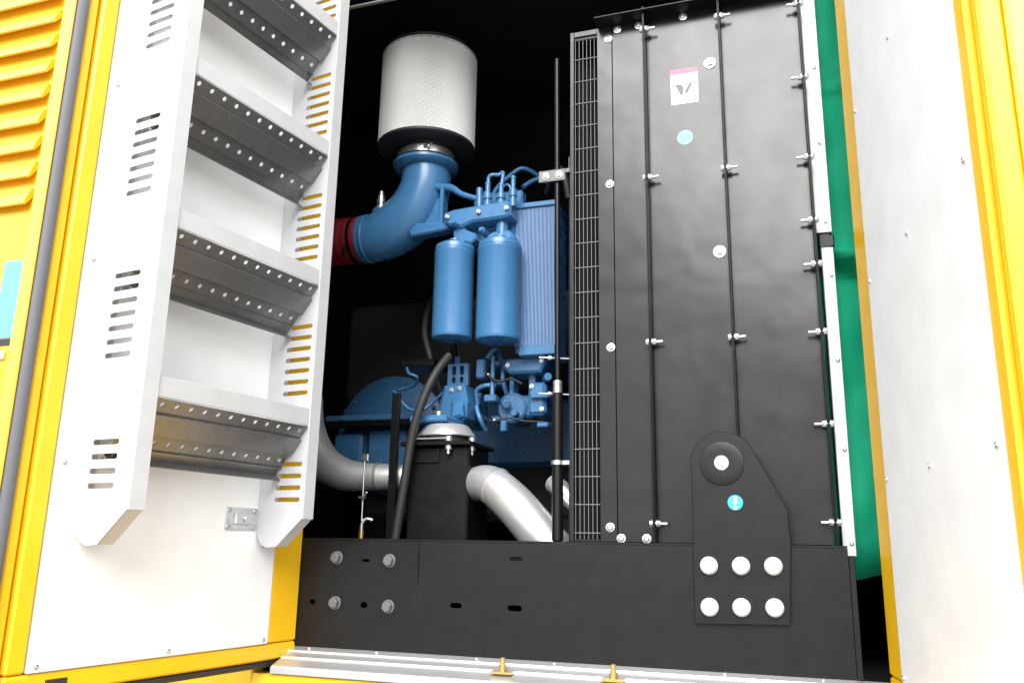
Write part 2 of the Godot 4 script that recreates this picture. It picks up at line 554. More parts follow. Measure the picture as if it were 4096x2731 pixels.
func build_enclosure() -> void:
	var e := thing("generator_enclosure", "yellow steel generator enclosure with louvred front and open double doorway", "enclosure", Vector3(-0.8, 0, -0.95))
	var mb := MB.new()
	mb.bb(-4.2, -1.45, 0.0, 3.75, 0.045, 0.1, 0.004)
	part(e, "front_wall", mb, M.yellow)
	mb = MB.new(); mb.bb(0.235, 2.6, 0.0, 3.75, 0.045, 0.1, 0.004)
	part(e, "front_wall", mb, M.yellow)
	mb = MB.new(); mb.bb(-1.45, 0.235, 3.30, 3.75, 0.045, 0.1, 0.004)
	part(e, "lintel", mb, M.yellow)
	mb = MB.new(); mb.bb(-1.45, 0.235, 0.0, 0.955, 0.045, 0.1, 0.004)
	part(e, "skirt", mb, M.yellow)
	mb = MB.new(); mb.bb(-4.2, 2.6, 0.0, 3.75, -2.05, -2.0)
	part(e, "back_wall", mb, M.yellow)
	mb = MB.new(); mb.bb(-4.2, -4.15, 0.0, 3.75, -2.0, 0.045)
	part(e, "end_wall", mb, M.yellow)
	mb = MB.new(); mb.bb(2.55, 2.6, 0.0, 3.75, -2.0, 0.045)
	part(e, "end_wall", mb, M.yellow)
	mb = MB.new(); mb.bb(-4.25, 2.65, 3.75, 3.81, -2.1, 0.15, 0.01)
	part(e, "roof", mb, M.yellow)
	mb = MB.new(); mb.bb(-1.5, 0.2, 3.062, 3.068, -0.012, 0.0, 0.001)
	part(e, "conduit", mb, M.wire)
	mb = MB.new(); mb.bb(-4.15, 2.55, 0.93, 0.985, -2.0, 0.04)
	part(e, "floor", mb, M.black_matt)
	# sound lining on the inside faces
	mb = MB.new(); mb.bb(-4.1, 2.5, 0.99, 3.74, -1.99, -1.9405)
	part(e, "acoustic_lining", mb, M.black_matt)
	mb = MB.new(); mb.bb(-4.1, 2.5, 3.69, 3.74, -1.94, 0.04)
	part(e, "acoustic_lining", mb, M.black_matt)
	mb = MB.new(); mb.bb(-4.14, -4.1, 0.99, 3.68, -1.94, 0.04)
	part(e, "acoustic_lining", mb, M.black_matt)
	mb = MB.new(); mb.bb(2.5, 2.54, 0.99, 3.68, -1.94, 0.04)
	part(e, "acoustic_lining", mb, M.black_matt)
	mb = MB.new(); mb.bb(-1.45, 0.235, 3.305, 3.68, 0.01, 0.042)
	part(e, "acoustic_lining", mb, M.black_matt)
	mb = MB.new(); mb.bb(-4.1, -1.46, 0.99, 3.68, 0.01, 0.042)
	part(e, "acoustic_lining", mb, M.black_matt)
	mb = MB.new(); mb.bb(0.245, 2.5, 0.99, 3.68, 0.01, 0.042)
	part(e, "acoustic_lining", mb, M.black_matt)
	# pressed louvres of the neighbouring front panel
	mb = MB.new()
	var prof := [Vector2(0, 0), Vector2(0.012, -0.004), Vector2(0.03, -0.05), Vector2(0.034, -0.066), Vector2(0.028, -0.07), Vector2(0, -0.03)]
	mb.prism(prof, 0.62, Transform3D(Basis(Vector3.UP, -PI / 2) , Vector3.ZERO))
	var lm := mb.mesh()
	for i in 9:
		var o := put(e, "louvre", lm, M.yellow, e.transform.affine_inverse() * at(-3.14, 3.33 - 0.103 * i, 0.1))
		o.position.x -= 0.0
	# aluminium door sill
	mb = MB.new()
	var sp := [Vector2(0.0, 1.018), Vector2(0.028, 1.011), Vector2(0.030, 1.006), Vector2(0.060, 0.998), Vector2(0.062, 0.992), Vector2(0.104, 0.978), Vector2(0.108, 0.972), Vector2(0.108, 0.9585), Vector2(0.0, 0.9585)]
	mb.prism(sp, 1.62, Transform3D(Basis(Vector3.UP, -PI / 2), Vector3(-1.388, 0, 0)))
	var sill := part(e, "sill", mb, M.sill)
	for x in [-0.738, -0.456]:
		mb = MB.new()
		mb.bb(x - 0.028, x + 0.028, 0.992, 0.998, 0.058, 0.086, 0.001)
		mb.cyl(Vector3(x, 0.996, 0.07), Vector3(x, 1.012, 0.07), 0.010, 6, 0.001)
		mb.cyl(Vector3(x, 1.01, 0.07), Vector3(x, 1.030, 0.07), 0.0068, 12, 0.001)
		part(sill, "stud", mb, M.brass_zinc)
	for x in [-1.33, -1.12, -0.83, -0.62, -0.2, 0.02]:
		mb = MB.new()
		mb.lathe([Vector2(0.006, 0), Vector2(0.005, 0.003), Vector2(0, 0.0042)], at(x, 1.0145, 0.012), 10)
		part(sill, "rivet", mb, M.steel)
	# hatch below the louvres on the neighbouring panel
	mb = MB.new(); mb.bb(-3.2, -2.49, 1.935, 1.957, 0.1, 0.104)
	part(e, "seam_strip", mb, M.rubber)
	mb = MB.new(); mb.bb(-3.2, -2.545, 1.05, 1.86, 0.1, 0.108, 0.002)
	part(e, "hatch_panel", mb, M.white)
	mb = MB.new()
	mb.bb(-2.62, -2.53, 1.885, 1.915, 0.1, 0.112, 0.003)
	mb.cyl(Vector3(-2.6, 1.9, 0.11), Vector3(-2.6, 1.9, 0.125), 0.012, 14, 0.002)
	part(e, "latch", mb, M.steel)
	# placard
	var p := thing("placard", "blue rectangular placard on the yellow wall below the louvres", "placard", Vector3(-2.565, 1.965, 0.1))
	mb = MB.new(); mb.bb(-2.60, -2.500, 1.96, 2.24, 0.1005, 0.103, 0.0005)
	part(p, "plate", mb, M.placard)
	# white corner strips beside the radiator guard
	for q in [[0.079, 0.119, 2.152, 2.97], [0.089, 0.119, 1.292, 2.108]]:
		var s := thing("trim_strip", "white metal trim strip with screws beside the radiator guard, %s" % ("upper length" if q[2] > 2.1 else "lower length"), "trim strip", Vector3((q[0] + q[1]) * 0.5, q[2], -0.14))
		mb = MB.new(); mb.bb(q[0], q[1], q[2], q[3], -0.146, -0.14, 0.001)
		mb.bb(q[1] - 0.003, q[1], q[2], q[3], -0.19, -0.146)
		part(s, "strip", mb, M.white)
		var n := 4
		for i in n:
			var y := lerpf(q[2] + 0.03, q[3] - 0.08, float(i) / (n - 1))
			put(s, "screw", screw_mesh(0.0035, 0.005), M.steel, s.transform.affine_inverse() * at((q[0] + q[1]) * 0.5 + 0.006, y, -0.14))
	mb = MB.new(); mb.bb(0.084, 0.124, 2.112, 2.148, -0.2, -0.1465, 0.003)
	part(e, "bracket", mb, M.black)
	# upright the strips are screwed to
	mb = MB.new(); mb.bb(0.085, 0.113, 0.985, 3.68, -0.2, -0.147, 0.002)
	part(e, "post", mb, M.black)
	mb = MB.new(); mb.bb(0.094, 0.107, 1.02, 1.29, -0.05, 0.004, 0.001)
	part(e, "edge_strip", mb, M.black)
	# green tarpaulin hanging behind
	var t := thing("tarpaulin", "green creased tarpaulin hanging beside the radiator behind the right door", "tarpaulin", Vector3(0.35, 1.25, -0.3))
	mb = MB.new()
	var fn := FastNoiseLite.new(); fn.seed = 5; fn.frequency = 2.2; fn.fractal_octaves = 2
	var gx := 40; var gy := 120
	var grid := []
	for i in gx + 1:
		var col := []
		for j in gy + 1:
			var x := 0.06 + 0.6 * i / gx
			var y := 1.235 + 2.04 * j / gy
			var z := -0.24 + 0.03 * fn.get_noise_2d(x * 1.4, y * 0.55) + 0.012 * fn.get_noise_2d(x * 3.0 + 7, y * 1.8)
			z += 0.04 * exp(-pow((y - 2.13 + (x - 0.1) * 0.25) / 0.03, 2.0)) - 0.05 * exp(-pow((y - 2.08 + (x - 0.1) * 0.15) / 0.03, 2.0))
			z += 0.012 * exp(-pow((y - 2.64 - (x - 0.15) * 0.12) / 0.012, 2.0))
			z += 0.016 * absf(sin((x * 1.7 + y * 0.9) * 5.0 + 2.0 * fn.get_noise_2d(y, x))) * smoothstep(2.2, 2.7, y)
			z += 0.010 * sin(x * 26.0 + 1.5 * fn.get_noise_1d(y * 1.3))
			if y < 1.36:
				z -= 0.06 * pow((1.36 - y) / 0.12, 2.0)
			y += (0.012 * sin(x * 41.0) - 0.14 * (x - 0.17)) * maxf(0.0, 1.0 - j / 6.0)
			col.append(Vector3(x, y, z))
		grid.append(col)
	var nrm := func(i: int, j: int) -> Vector3:
		var a: Vector3 = grid[mini(i + 1, gx)][j] - grid[maxi(i - 1, 0)][j]
		var b: Vector3 = grid[i][mini(j + 1, gy)] - grid[i][maxi(j - 1, 0)]
		return a.cross(b).normalized()
	for i in gx:
		for j in gy:
			mb.tri(grid[i][j], grid[i + 1][j], grid[i + 1][j + 1], nrm.call(i, j), nrm.call(i + 1, j), nrm.call(i + 1, j + 1))
			mb.tri(grid[i][j], grid[i + 1][j + 1], grid[i][j + 1], nrm.call(i, j), nrm.call(i + 1, j + 1), nrm.call(i, j + 1))
	part(t, "sheet", mb, M.tarp)

func door_parts(d: Node3D, sg: float) -> void:
	# local x: sg points to the inner face, z: from the hinge to the free edge
	var mb := MB.new()
	mb.bb(-0.055 * sg, -0.0465 * sg, 0.99, 3.28, -0.04, 0.843 if sg > 0.0 else 0.824, 0.002)
	local(d, "skin", mb, M.yellow)
	mb = MB.new(); mb.bb(-0.046 * sg, 0.0, 1.034, 3.23, -0.05, 0.064, 0.005)
	local(d, "stile", mb, M.yellow)
	mb = MB.new(); mb.bb(-0.046 * sg, 0.0, 1.034, 3.23, 0.752, 0.795, 0.005)
	local(d, "stile", mb, M.yellow)
	mb = MB.new(); mb.bb(-0.046 * sg, -0.009 * sg, 0.99, 3.28, 0.797, 0.824, 0.006)
	local(d, "edge_channel", mb, M.yellow)
	mb = MB.new(); mb.bb(-0.046 * sg, 0.0, 0.99, 1.032, -0.05, 0.795, 0.005)
	local(d, "bottom_rail", mb, M.yellow)
	mb = MB.new(); mb.bb(-0.046 * sg, 0.0, 3.232, 3.28, -0.05, 0.795, 0.005)
	local(d, "top_rail", mb, M.yellow)
	if sg > 0.0:
		mb = MB.new(); mb.bb(-0.046 * sg, -0.006 * sg, 0.99, 3.28, 0.8565, 0.861, 0.001)
		local(d, "edge_lip", mb, M.yellow)
		mb = MB.new()
		mb.tube([Vector3(-0.012, 0.995, 0.840), Vector3(-0.012, 2.0, 0.840), Vector3(-0.012, 3.275, 0.840)], 0.0155, 12, 2)
		local(d, "rubber_seal", mb, M.seal)
	mb = MB.new(); mb.bb(-0.03 * sg, 0.003 * sg, 1.034, 3.23, 0.066, 0.75, 0.002)
	var lp := local(d, "lining_panel", mb, M.white)
	mb = MB.new(); mb.bb(-0.05 * sg, -0.004 * sg, 0.972, 0.988, -0.03, 0.82, 0.004)
	local(d, "rubber_seal", mb, M.rubber)
	var zb := Basis(Vector3.UP, PI / 2 * sg)
	for s in [0.085, 0.40, 0.732]:
		for y in [1.046, 1.46, 1.92, 2.36, 2.82]:
			if s == 0.40 and y > 1.2 and y < 1.9 and sg > 0.0 or s == 0.085 and y > 1.1 and y < 2.8 and sg > 0.0:
				continue
			put(lp, "screw", screw_mesh(0.0042, 0.0055), M.zinc, at(0.003 * sg, y, s, zb))

func build_doors() -> void:
	var d := thing("enclosure_door", "open yellow door with white lining and a folding ladder fixed to it", "door", LEFT_HINGE + Vector3(0, 0, 0), "", Basis(Vector3.UP, -DOOR_TURN))
	door_parts(d, 1.0)
	var mb := MB.new(); mb.bb(-0.02, 0.002, 0.996, 1.018, 0.655, 0.705, 0.001)  # solid black block, its colour gives the darkness of an open slot
	local(d, "dark_slot_block", mb, M.rubber)
	# galvanised catch plate
	mb = MB.new(); mb.bb(0.003, 0.007, 1.331, 1.389, 0.15, 0.262, 0.001)
	mb.bb(0.007, 0.016, 1.345, 1.375, 0.172, 0.235, 0.003)
	mb.cyl(Vector3(0.016, 1.36, 0.2), Vector3(0.022, 1.36, 0.2), 0.009, 12, 0.002)
	var c := local(d, "catch_plate", mb, M.zinc)
	for s in [0.16, 0.252]:
		for y in [1.339, 1.381]:
			put(c, "screw", screw_mesh(0.004, 0.0052), M.zinc, at(0.007, y, s, Basis(Vector3.UP, PI / 2)))
	d = thing("enclosure_door", "open yellow door with plain white lining beside the green tarpaulin", "door", RIGHT_HINGE, "", Basis(Vector3.UP, DOOR_TURN))
	door_parts(d, -1.0)

func build_ladder() -> void:
	var d := thing("folding_ladder", "pale steel folding ladder with slotted side rails on the open door", "ladder", LEFT_HINGE, "", Basis(Vector3.UP, -DOOR_TURN))
	var groups := [[1.507, 4], [1.89, 7], [2.282, 7], [2.672, 7], [3.062, 7]]
	var top := 3.24
	for side in 2:
		var s: float = [0.685, 0.145][side]
		var ea: float = [0.022, 0.058][side]
		var eb: float = [0.108, 0.147][side]
		var holes := []
		for g in groups:
			for i in g[1]:
				var y: float = g[0] - 0.0314 * i
				if y < top - 0.03:
					holes.append([(ea + eb) * 0.5, y, (eb - ea) * 0.5, 0.0062])
		var mb := MB.new()
		mb.plate([[0.004, 0.158, holes]], 1.40, top, 0.003, at(0, 0, s))
		# foot, cut on the slant
		var foot := [Vector2(0.158, 1.40), Vector2(0.158, 1.362), Vector2(0.078, 1.29), Vector2(0.045, 1.287), Vector2(0.022, 1.295), Vector2(0.008, 1.316), Vector2(0.004, 1.34), Vector2(0.004, 1.40)]
		mb.prism(foot, 0.003, at(0, 0, s))
		mb.bb(0.1585, 0.162, 1.362, top, s - 0.042, s, 0.001)
		# slanted return along the foot
		var a := Vector3(0.158, 1.362, s); var b := Vector3(0.078, 1.29, s)
		var wv := Vector3(0, 0, -0.04)
		var nn := Vector3(0.67, -0.74, 0)
		mb.quad(a - nn * 0.0, b, b + wv, a + wv, nn)
		mb.quad(a - nn * 0.003, b - nn * 0.003, b + wv - nn * 0.003, a + wv - nn * 0.003, -nn)
		mb.bb(0.0035, 0.006, 1.34, top, s - 0.03, s - 0.0035, 0.0)
		local(d, "side_rail", mb, M.ladder)
	# treads
	var yv := Vector3(0.625, 0.7806, 0)
	var B := Basis(Vector3(0, 0, 1), yv, Vector3(0, 0, 1).cross(yv))
	var L := 0.533
	var cols := []
	for i in 13:
		cols.append([L * i / 13, L * (i + 1) / 13, [[L * (i + 0.5) / 13, 0.05, 0.0062, 0.0062], [L * (i + 0.5) / 13, 0.150, 0.0062, 0.0062]]])
	var mb := MB.new()
	mb.plate(cols, 0.0, 0.165, 0.003)
	mb.bb(0.0, L, 0.072, 0.128, -0.011, -0.004, 0.002)       # stiffening channel under the tread
	mb.bb(0.0, L, 0.0, 0.003, -0.026, -0.0035, 0.0)          # rear fold
	mb.bb(0.0, L, 0.026, 0.03, -0.008, -0.0035, 0.0)
	var tm := mb.mesh()
	var nose := MB.new()
	nose.bb(0.0, 0.003, 0.0, 0.046, 0.0, L, 0.0012)
	var nm := nose.mesh()
	var cheek := MB.new()
	cheek.prism([Vector2(0.0, 0.0), Vector2(0.165, 0.0), Vector2(0.165, 0.02), Vector2(0.0, 0.02)], 0.003)
	for i in 5:
		var Y: float = 1.607 + 0.3965 * i
		var inner := Vector3(0.157, Y, 0.1475) - yv * 0.165
		var t := put(d, "tread", tm, M.tread, Transform3D(B, inner))
		var ninv := t.transform.affine_inverse()
		put(t, "nosing", nm, M.ladder, ninv * at(0.1545, Y + 0.003, 0.1475))
		for q in [0.14, 0.66]:
			var eb := MB.new()
			eb.bb(0.02, 0.06, -0.012, 0.012, 0, 0.004, 0.001)
			put(t, "lug", eb.mesh(), M.zinc, ninv * Transform3D(Basis(Vector3(0, 0, 1), 0.9), Vector3(0.02, Y - 0.16, q)))

func build_skid() -> void:
	var s := thing("skid_frame", "long black steel skid beam with bolts and slots along the doorway", "skid frame", Vector3(-1.2, 0.985, -0.1))
	var mb := MB.new()
	var y0 := 1.019; var y1 := 1.316
	var cols := [[-2.6, -1.36, []],
		[-1.36, -1.31, [[-1.338, 1.139, 0.009, 0.007]]],
		[-1.31, -1.2, []],
		[-1.2, -1.15, [[-1.175, 1.256, 0.012, 0.004], [-1.174, 1.136, 0.011, 0.008]]],
		[-1.15, -0.93, []],
		[-0.93, -0.86, [[-0.898, 1.145, 0.017, 0.007]]],
		[-0.86, -0.77, []],
		[-0.77, -0.69, [[-0.73, 1.268, 0.018, 0.0065], [-0.732, 1.144, 0.02, 0.0075]]],
		[-0.69, 0.093, []]]
	mb.plate(cols, y0, y1 - 0.006, 0.01)
	mb.bb(-2.6, 0.093, y1 - 0.0055, y1, -0.16, 0.002, 0.0025)
	mb.bb(-2.6, 0.093, y0, y0 + 0.012, -0.16, -0.0105)
	part(s, "beam", mb, M.black)
	mb = MB.new(); mb.bb(-1.018, -1.012, 1.2, y1 - 0.007, 0.0005, 0.004, 0.001)
	part(s, "weld_seam", mb, M.black)
	for p in [[-1.267, 1.262], [-1.101, 1.257], [-1.264, 1.139], [-1.098, 1.135]]:
		put(s, "bolt", bolt_mesh(0.0145, 0.014, 0.0185, 0.003), M.grey_metal, s.transform.affine_inverse() * at(p[0], p[1], 0.0005))
	# rear beam and cross members carrying the engine
	mb = MB.new(); mb.bb(-2.6, 0.09, 0.99, y1, -1.42, -1.3, 0.004)
	part(s, "rear_beam", mb, M.black)
	for x in [-2.3, -1.3, -0.3]:
		mb = MB.new(); mb.bb(x - 0.06, x + 0.06, 0.99, 1.25, -1.3, -0.162, 0.004)
		part(s, "cross_member", mb, M.black)
	mb = MB.new(); mb.bb(-2.6, -0.7, 1.25, 1.258, -1.29, -0.17, 0.002)
	part(s, "deck_plate", mb, M.black_matt)

func build_radiator() -> void:
	var r := thing("radiator_guard", "black bolted radiator guard panels with narrow wire mesh", "radiator guard", Vector3(-0.27, 1.316, -0.2))
	var inv := r.transform.affine_inverse()
	var z := -0.12
	var yb := 1.318; var yt := 2.895
	# panels between the flanges
	var xs := [[-0.528, -0.4815], [-0.4795, -0.379], [-0.372, -0.156], [-0.149, 0.070]]
	for q in xs:
		var mb := MB.new()
		mb.bb(q[0], q[1], yb, yt, z - 0.003, z, 0.0008)
		part(r, "panel", mb, M.panel)
	# upright flanges: two sheets each
	for q in [[-0.3785, -0.3725], [-0.1555, -0.1495], [0.0705, 0.0765]]:
		var f := MB.new()
		f.bb(q[0], q[0] + 0.0026, yb, yt + 0.02, z - 0.002, z + 0.042, 0.0008)
		f.bb(q[0] + 0.0034, q[1], yb, yt + 0.02, z - 0.002, z + 0.042, 0.0008)
		part(r, "flange", f, M.black)
	# bolts through the flanges
	for q in [[-0.3755, 1.0, [2.845, 2.356, 1.861, 1.366]], [-0.1525, 1.0, [2.845, 2.356, 1.861, 1.366]], [0.0735, -1.0, [2.841, 2.605, 2.36, 2.175, 2.049, 1.862, 1.619, 1.372]]]:
		for y in q[2]:
			var B := Basis() if q[1] > 0.0 else Basis(Vector3.UP, PI)
			put(r, "flange_bolt", through_bolt_mesh(), M.steel, inv * at(q[0], y, z + 0.026, B))
	# screws with washers
	for p in [[-0.492, 2.85], [-0.463, 2.877], [-0.396, 2.878], [-0.259, 2.881], [-0.492, 2.36], [-0.494, 1.858], [-0.501, 1.356], [-0.471, 1.327], [-0.402, 1.327]]:
		put(r, "screw", screw_mesh(0.0075, 0.0125), M.steel, inv * at(p[0], p[1], z + 0.0005))
	for p in [[-0.185, 2.709], [-0.18, 2.116]]:
		put(r, "washer_bolt", bolt_mesh(0.0095, 0.007, 0.0185, 0.003), M.zinc, inv * at(p[0], p[1], z + 0.0005))
	# mesh: frame and wires
	var mb := MB.new()
	mb.bb(-0.615, -0.603, yb, yt, z - 0.02, z, 0.001)
	mb.bb(-0.603, -0.5285, yt - 0.018, yt, z - 0.006, z - 0.001, 0.001)
	mb.bb(-0.603, -0.5285, yb, yb + 0.006, z - 0.006, z - 0.001, 0.001)
	part(r, "mesh_frame", mb, M.panel)
	for i in 7:
		mb = MB.new()
		var x := -0.6 + 0.0122 * i
		mb.cyl(Vector3(x, yb, z - 0.008), Vector3(x, yt - 0.005, z - 0.008), 0.0009, 6)
		part(r, "wire", mb, M.wire)
	for i in 20:
		mb = MB.new()
		var y := 2.798 - 0.0767 * i
		mb.cyl(Vector3(-0.604, y, z - 0.0055), Vector3(-0.528, y, z - 0.0055), 0.0013, 6)
		part(r, "wire", mb, M.wire)
	mb = MB.new(); mb.bb(-0.526, 0.066, yt, yt + 0.004, z - 0.02, z + 0.055, 0.001)  # added lip, unseen part, darkens the top of the panels by its reflection
	part(r, "added_top_lip", mb, M.black)
	# top plate, side plate and core behind
	mb = MB.new(); mb.bb(-0.615, 0.07, yt - 0.03, yt - 0.004, -0.62, z - 0.006, 0.002)
	part(r, "top_tank", mb, M.black)
	mb = MB.new(); mb.bb(-0.52, 0.065, yb, yt - 0.035, -0.56, -0.2, 0.003)
	part(r, "radiator_core", mb, M.black_matt)
	mb = MB.new()
	for i in 26:
		var x := -0.612 + 0.0034 * i
		mb.bb(x, x + 0.0008, yb, yt - 0.035, -0.24, -0.2)
	part(r, "cooling_fins", mb, M.black_matt).set_meta("kind", "stuff")
	mb = MB.new(); mb.bb(-0.615, -0.52, yb, yt - 0.035, -0.30, -0.242, 0.002)
	part(r, "side_plate", mb, M.black)
	mb = MB.new(); mb.bb(-0.650, -0.632, yb, 2.5, -0.30, -0.24, 0.002)
	part(r, "shroud_edge", mb, M.black)

func build_bracket() -> void:
	var b := thing("support_bracket", "black steel support plate with six white capped bolts on the skid", "bracket", Vector3(-0.155, 1.02, 0.01))
	var inv := b.transform.affine_inverse()
	var out := []
	out.append_array([Vector2(-0.266, 1.128), Vector2(-0.262, 1.49)])
	for i in 15:
		var t := lerpf(PI * 0.96, PI * 0.2, i / 14.0)
		out.append(Vector2(-0.184 + 0.081 * cos(t), 1.511 + 0.081 * sin(t)))
	out.append_array([Vector2(-0.036, 1.40), Vector2(-0.033, 1.32), Vector2(-0.045, 1.134)])
	var mb := MB.new()
	mb.prism(out, 0.012, at(0, 0, 0.016), 0.0015)
	part(b, "plate", mb, M.black)
	mb = MB.new()
	mb.lathe([Vector2(0.055, 0), Vector2(0.054, 0.003), Vector2(0.049, 0.004), Vector2(0.03, 0.004), Vector2(0, 0.004)], Transform3D(Basis(Vector3.RIGHT, PI / 2), Vector3(-0.187, 1.511, 0.0155)), 32)
	part(b, "boss", mb, M.black)
	mb = MB.new()
	mb.lathe([Vector2(0, -0.14), Vector2(0.02, -0.14), Vector2(0.02, 0.0), Vector2(0, 0)], Transform3D(Basis(Vector3.RIGHT, PI / 2), Vector3(-0.187, 1.511, 0.004)), 16)
	part(b, "spacer", mb, M.black)
	put(b, "pivot_bolt", bolt_mesh(0.0095, 0.007, 0.0185, 0.003), M.zinc, inv * at(-0.187, 1.513, 0.0197))
	# plastic bolt caps
	var cap := MB.new()
	cap.lathe([Vector2(0.0215, 0), Vector2(0.0215, 0.004), Vector2(0.0195, 0.0075), Vector2(0.0185, 0.017), Vector2(0.0165, 0.0195), Vector2(0.012, 0.0205), Vector2(0, 0.021)], Transform3D(Basis(Vector3.RIGHT, PI / 2), Vector3.ZERO), 28)
	var cm := cap.mesh()
	for p in [[-0.227, 1.264], [-0.151, 1.265], [-0.076, 1.266], [-0.229, 1.167], [-0.154, 1.169], [-0.078, 1.171]]:
		put(b, "bolt_cap", cm, M.cap, inv * at(p[0], p[1], 0.0163))

func disc(r: float, th: float, segs := 28) -> MB:
	var mb := MB.new()
	mb.lathe([Vector2(0, 0), Vector2(r, 0), Vector2(r, th), Vector2(0, th)], Transform3D(Basis(Vector3.RIGHT, PI / 2), Vector3.ZERO), segs)
	return mb

func build_stickers() -> void:
	var z := -0.1197
	var s := thing("sticker", "white rectangular sticker with red top stripe and grey emblem", "sticker", Vector3(-0.262, 2.59, z))
	var mb := MB.new(); mb.bb(-0.04, 0.04, 0.0, 0.098, 0.0, 0.0007)
	local(s, "backing", mb, M.sticker_white)
	mb = MB.new(); mb.bb(-0.04, 0.04, 0.0985, 0.115, 0.0, 0.0008)
	local(s, "stripe", mb, M.sticker_red)
	mb = MB.new()
	mb.prism([Vector2(-0.028, 0.065), Vector2(-0.0105, 0.064), Vector2(-0.002, 0.053), Vector2(-0.003, 0.036), Vector2(-0.010, 0.025)], 0.0004, at(0, 0, 0.0013))
	mb.prism([Vector2(0.016, 0.066), Vector2(0.025, 0.066), Vector2(0.009, 0.034), Vector2(-0.001, 0.033), Vector2(0.004, 0.046)], 0.0004, at(0, 0, 0.0013))
	mb.prism([Vector2(0.0, 0.028), Vector2(0.003, 0.029), Vector2(0.003, 0.016), Vector2(0.0, 0.015)], 0.0004, at(0, 0, 0.0013))
	mb.prism([Vector2(0.009, 0.031), Vector2(0.024, 0.032), Vector2(0.024, 0.034), Vector2(0.011, 0.034)], 0.0004, at(0, 0, 0.0013))
	local(s, "emblem", mb, M.sticker_grey)
	s = thing("sticker", "round mint green sticker on the black radiator guard", "sticker", Vector3(-0.265, 2.456, z))
	mb = disc(0.023, 0.0007); mb.X = Transform3D()
	put(s, "backing", mb.mesh(), M.sticker_mint, at(0, 0.024, 0))
	mb = MB.new()
	for q in [[-0.010, 0.006, 0.012, 0.005, 0.5], [0.010, 0.008, 0.010, 0.006, -0.5], [0.006, -0.004, 0.013, 0.004, 0.9], [-0.005, -0.013, 0.015, 0.004, 0.0], [-0.009, -0.002, 0.004, 0.007, 0.2]]:
		mb.X = Transform3D(Basis(Vector3(0, 0, 1), q[4]), Vector3(q[0], q[1] + 0.024, 0))
		mb.bb(-q[2] * 0.5, q[2] * 0.5, -q[3] * 0.5, q[3] * 0.5, 0.0009, 0.0013)
	local(s, "print", mb, M.sticker_mint_dark)
	s = thing("sticker", "round blue sticker with white symbol on the support bracket plate", "sticker", Vector3(-0.158, 1.397, 0.0163))
	put(s, "backing", disc(0.0185, 0.0006).mesh(), M.sticker_blue, at(0, 0.0185, 0))
	mb = MB.new()
	var po := []
	for i in 12:
		var t := TAU * i / 12
		po.append(Vector2(cos(t) * 0.0045, 0.0265 + sin(t) * 0.0045 + (0.003 if sin(t) > 0 else -0.009)))
	mb.prism(po, 0.0004, at(0, 0, 0.0012))
	po = []
	for i in 12:
		var t := TAU * i / 12
		po.append(Vector2(cos(t) * 0.005, 0.0065 + sin(t) * 0.004))
	mb.prism(po, 0.0004, at(0, 0, 0.0012))
	local(s, "symbol", mb, M.sticker_white)

func build_strut() -> void:
	var s := thing("gas_strut", "upright black gas strut with slim rod beside the wire mesh", "gas strut", Vector3(-0.675, 1.316, -0.2))
	var mb := MB.new()
	mb.cyl(Vector3(-0.674, 1.76, -0.2), Vector3(-0.681, 2.86, -0.2), 0.0085, 14)
	part(s, "rod", mb, M.black)
	mb = MB.new(); mb.cyl(Vector3(-0.672, 1.317, -0.2), Vector3(-0.674, 1.748, -0.2), 0.0165, 18, 0.004)
	part(s, "cylinder", mb, M.black)
	mb = MB.new()
	mb.lathe([Vector2(0, 0), Vector2(0.0135, 0), Vector2(0.0135, 0.017), Vector2(0.012, 0.018), Vector2(0.012, 0.020), Vector2(0.0135, 0.021), Vector2(0.0135, 0.036), Vector2(0.009, 0.038), Vector2(0, 0.038)], at(-0.674, 1.748, -0.2), 18)
	part(s, "collar", mb, M.steel)
	var b := thing("strut_clamp", "small grey clamp plate with two bright screws holding the strut rod", "clamp", Vector3(-0.69, 2.418, -0.19))
	mb = MB.new()
	mb.bb(-0.735, -0.648, 2.424, 2.462, -0.188, -0.184, 0.001)
	mb.bb(-0.648, -0.632, 2.448, 2.462, -0.188, -0.184, 0.001)
	mb.bb(-0.637, -0.634, 2.448, 2.50, -0.2, -0.184, 0.001)
	part(b, "plate", mb, M.grey_metal)
	for x in [-0.713, -0.669]:
		put(b, "screw", screw_mesh(0.008, 0.0125), M.steel, b.transform.affine_inverse() * at(x, 2.442, -0.1838))
	# two small studs sticking out of the frame beside the strut
	for y in [1.861, 1.750]:
		var t := thing("stud", "thin bright horizontal stud bolt beside the gas strut, %s one" % ("upper" if y > 1.8 else "lower"), "stud bolt", Vector3(-0.70, y, -0.21), "stud bolts beside the strut")
		mb = MB.new()
		mb.cyl(Vector3(-0.735, y, -0.205), Vector3(-0.633, y, -0.255), 0.0028, 8)
		part(t, "rod", mb, M.steel)
		mb = MB.new(); mb.cyl(Vector3(-0.71, y, -0.217), Vector3(-0.70, y, -0.222), 0.0075, 6, 0.001)
		part(t, "nut", mb, M.steel)
	var c := thing("cable_clip", "bright metal clip low on the strut cylinder", "clip", Vector3(-0.675, 1.545, -0.18))
	mb = MB.new()
	mb.lathe([Vector2(0.0168, 0), Vector2(0.019, 0), Vector2(0.019, 0.012), Vector2(0.0168, 0.012)], at(-0.673, 1.535, -0.2), 20)
	mb.bb(-0.655, -0.635, 1.535, 1.547, -0.2, -0.192, 0.001)
	part(c, "band", mb, M.steel)

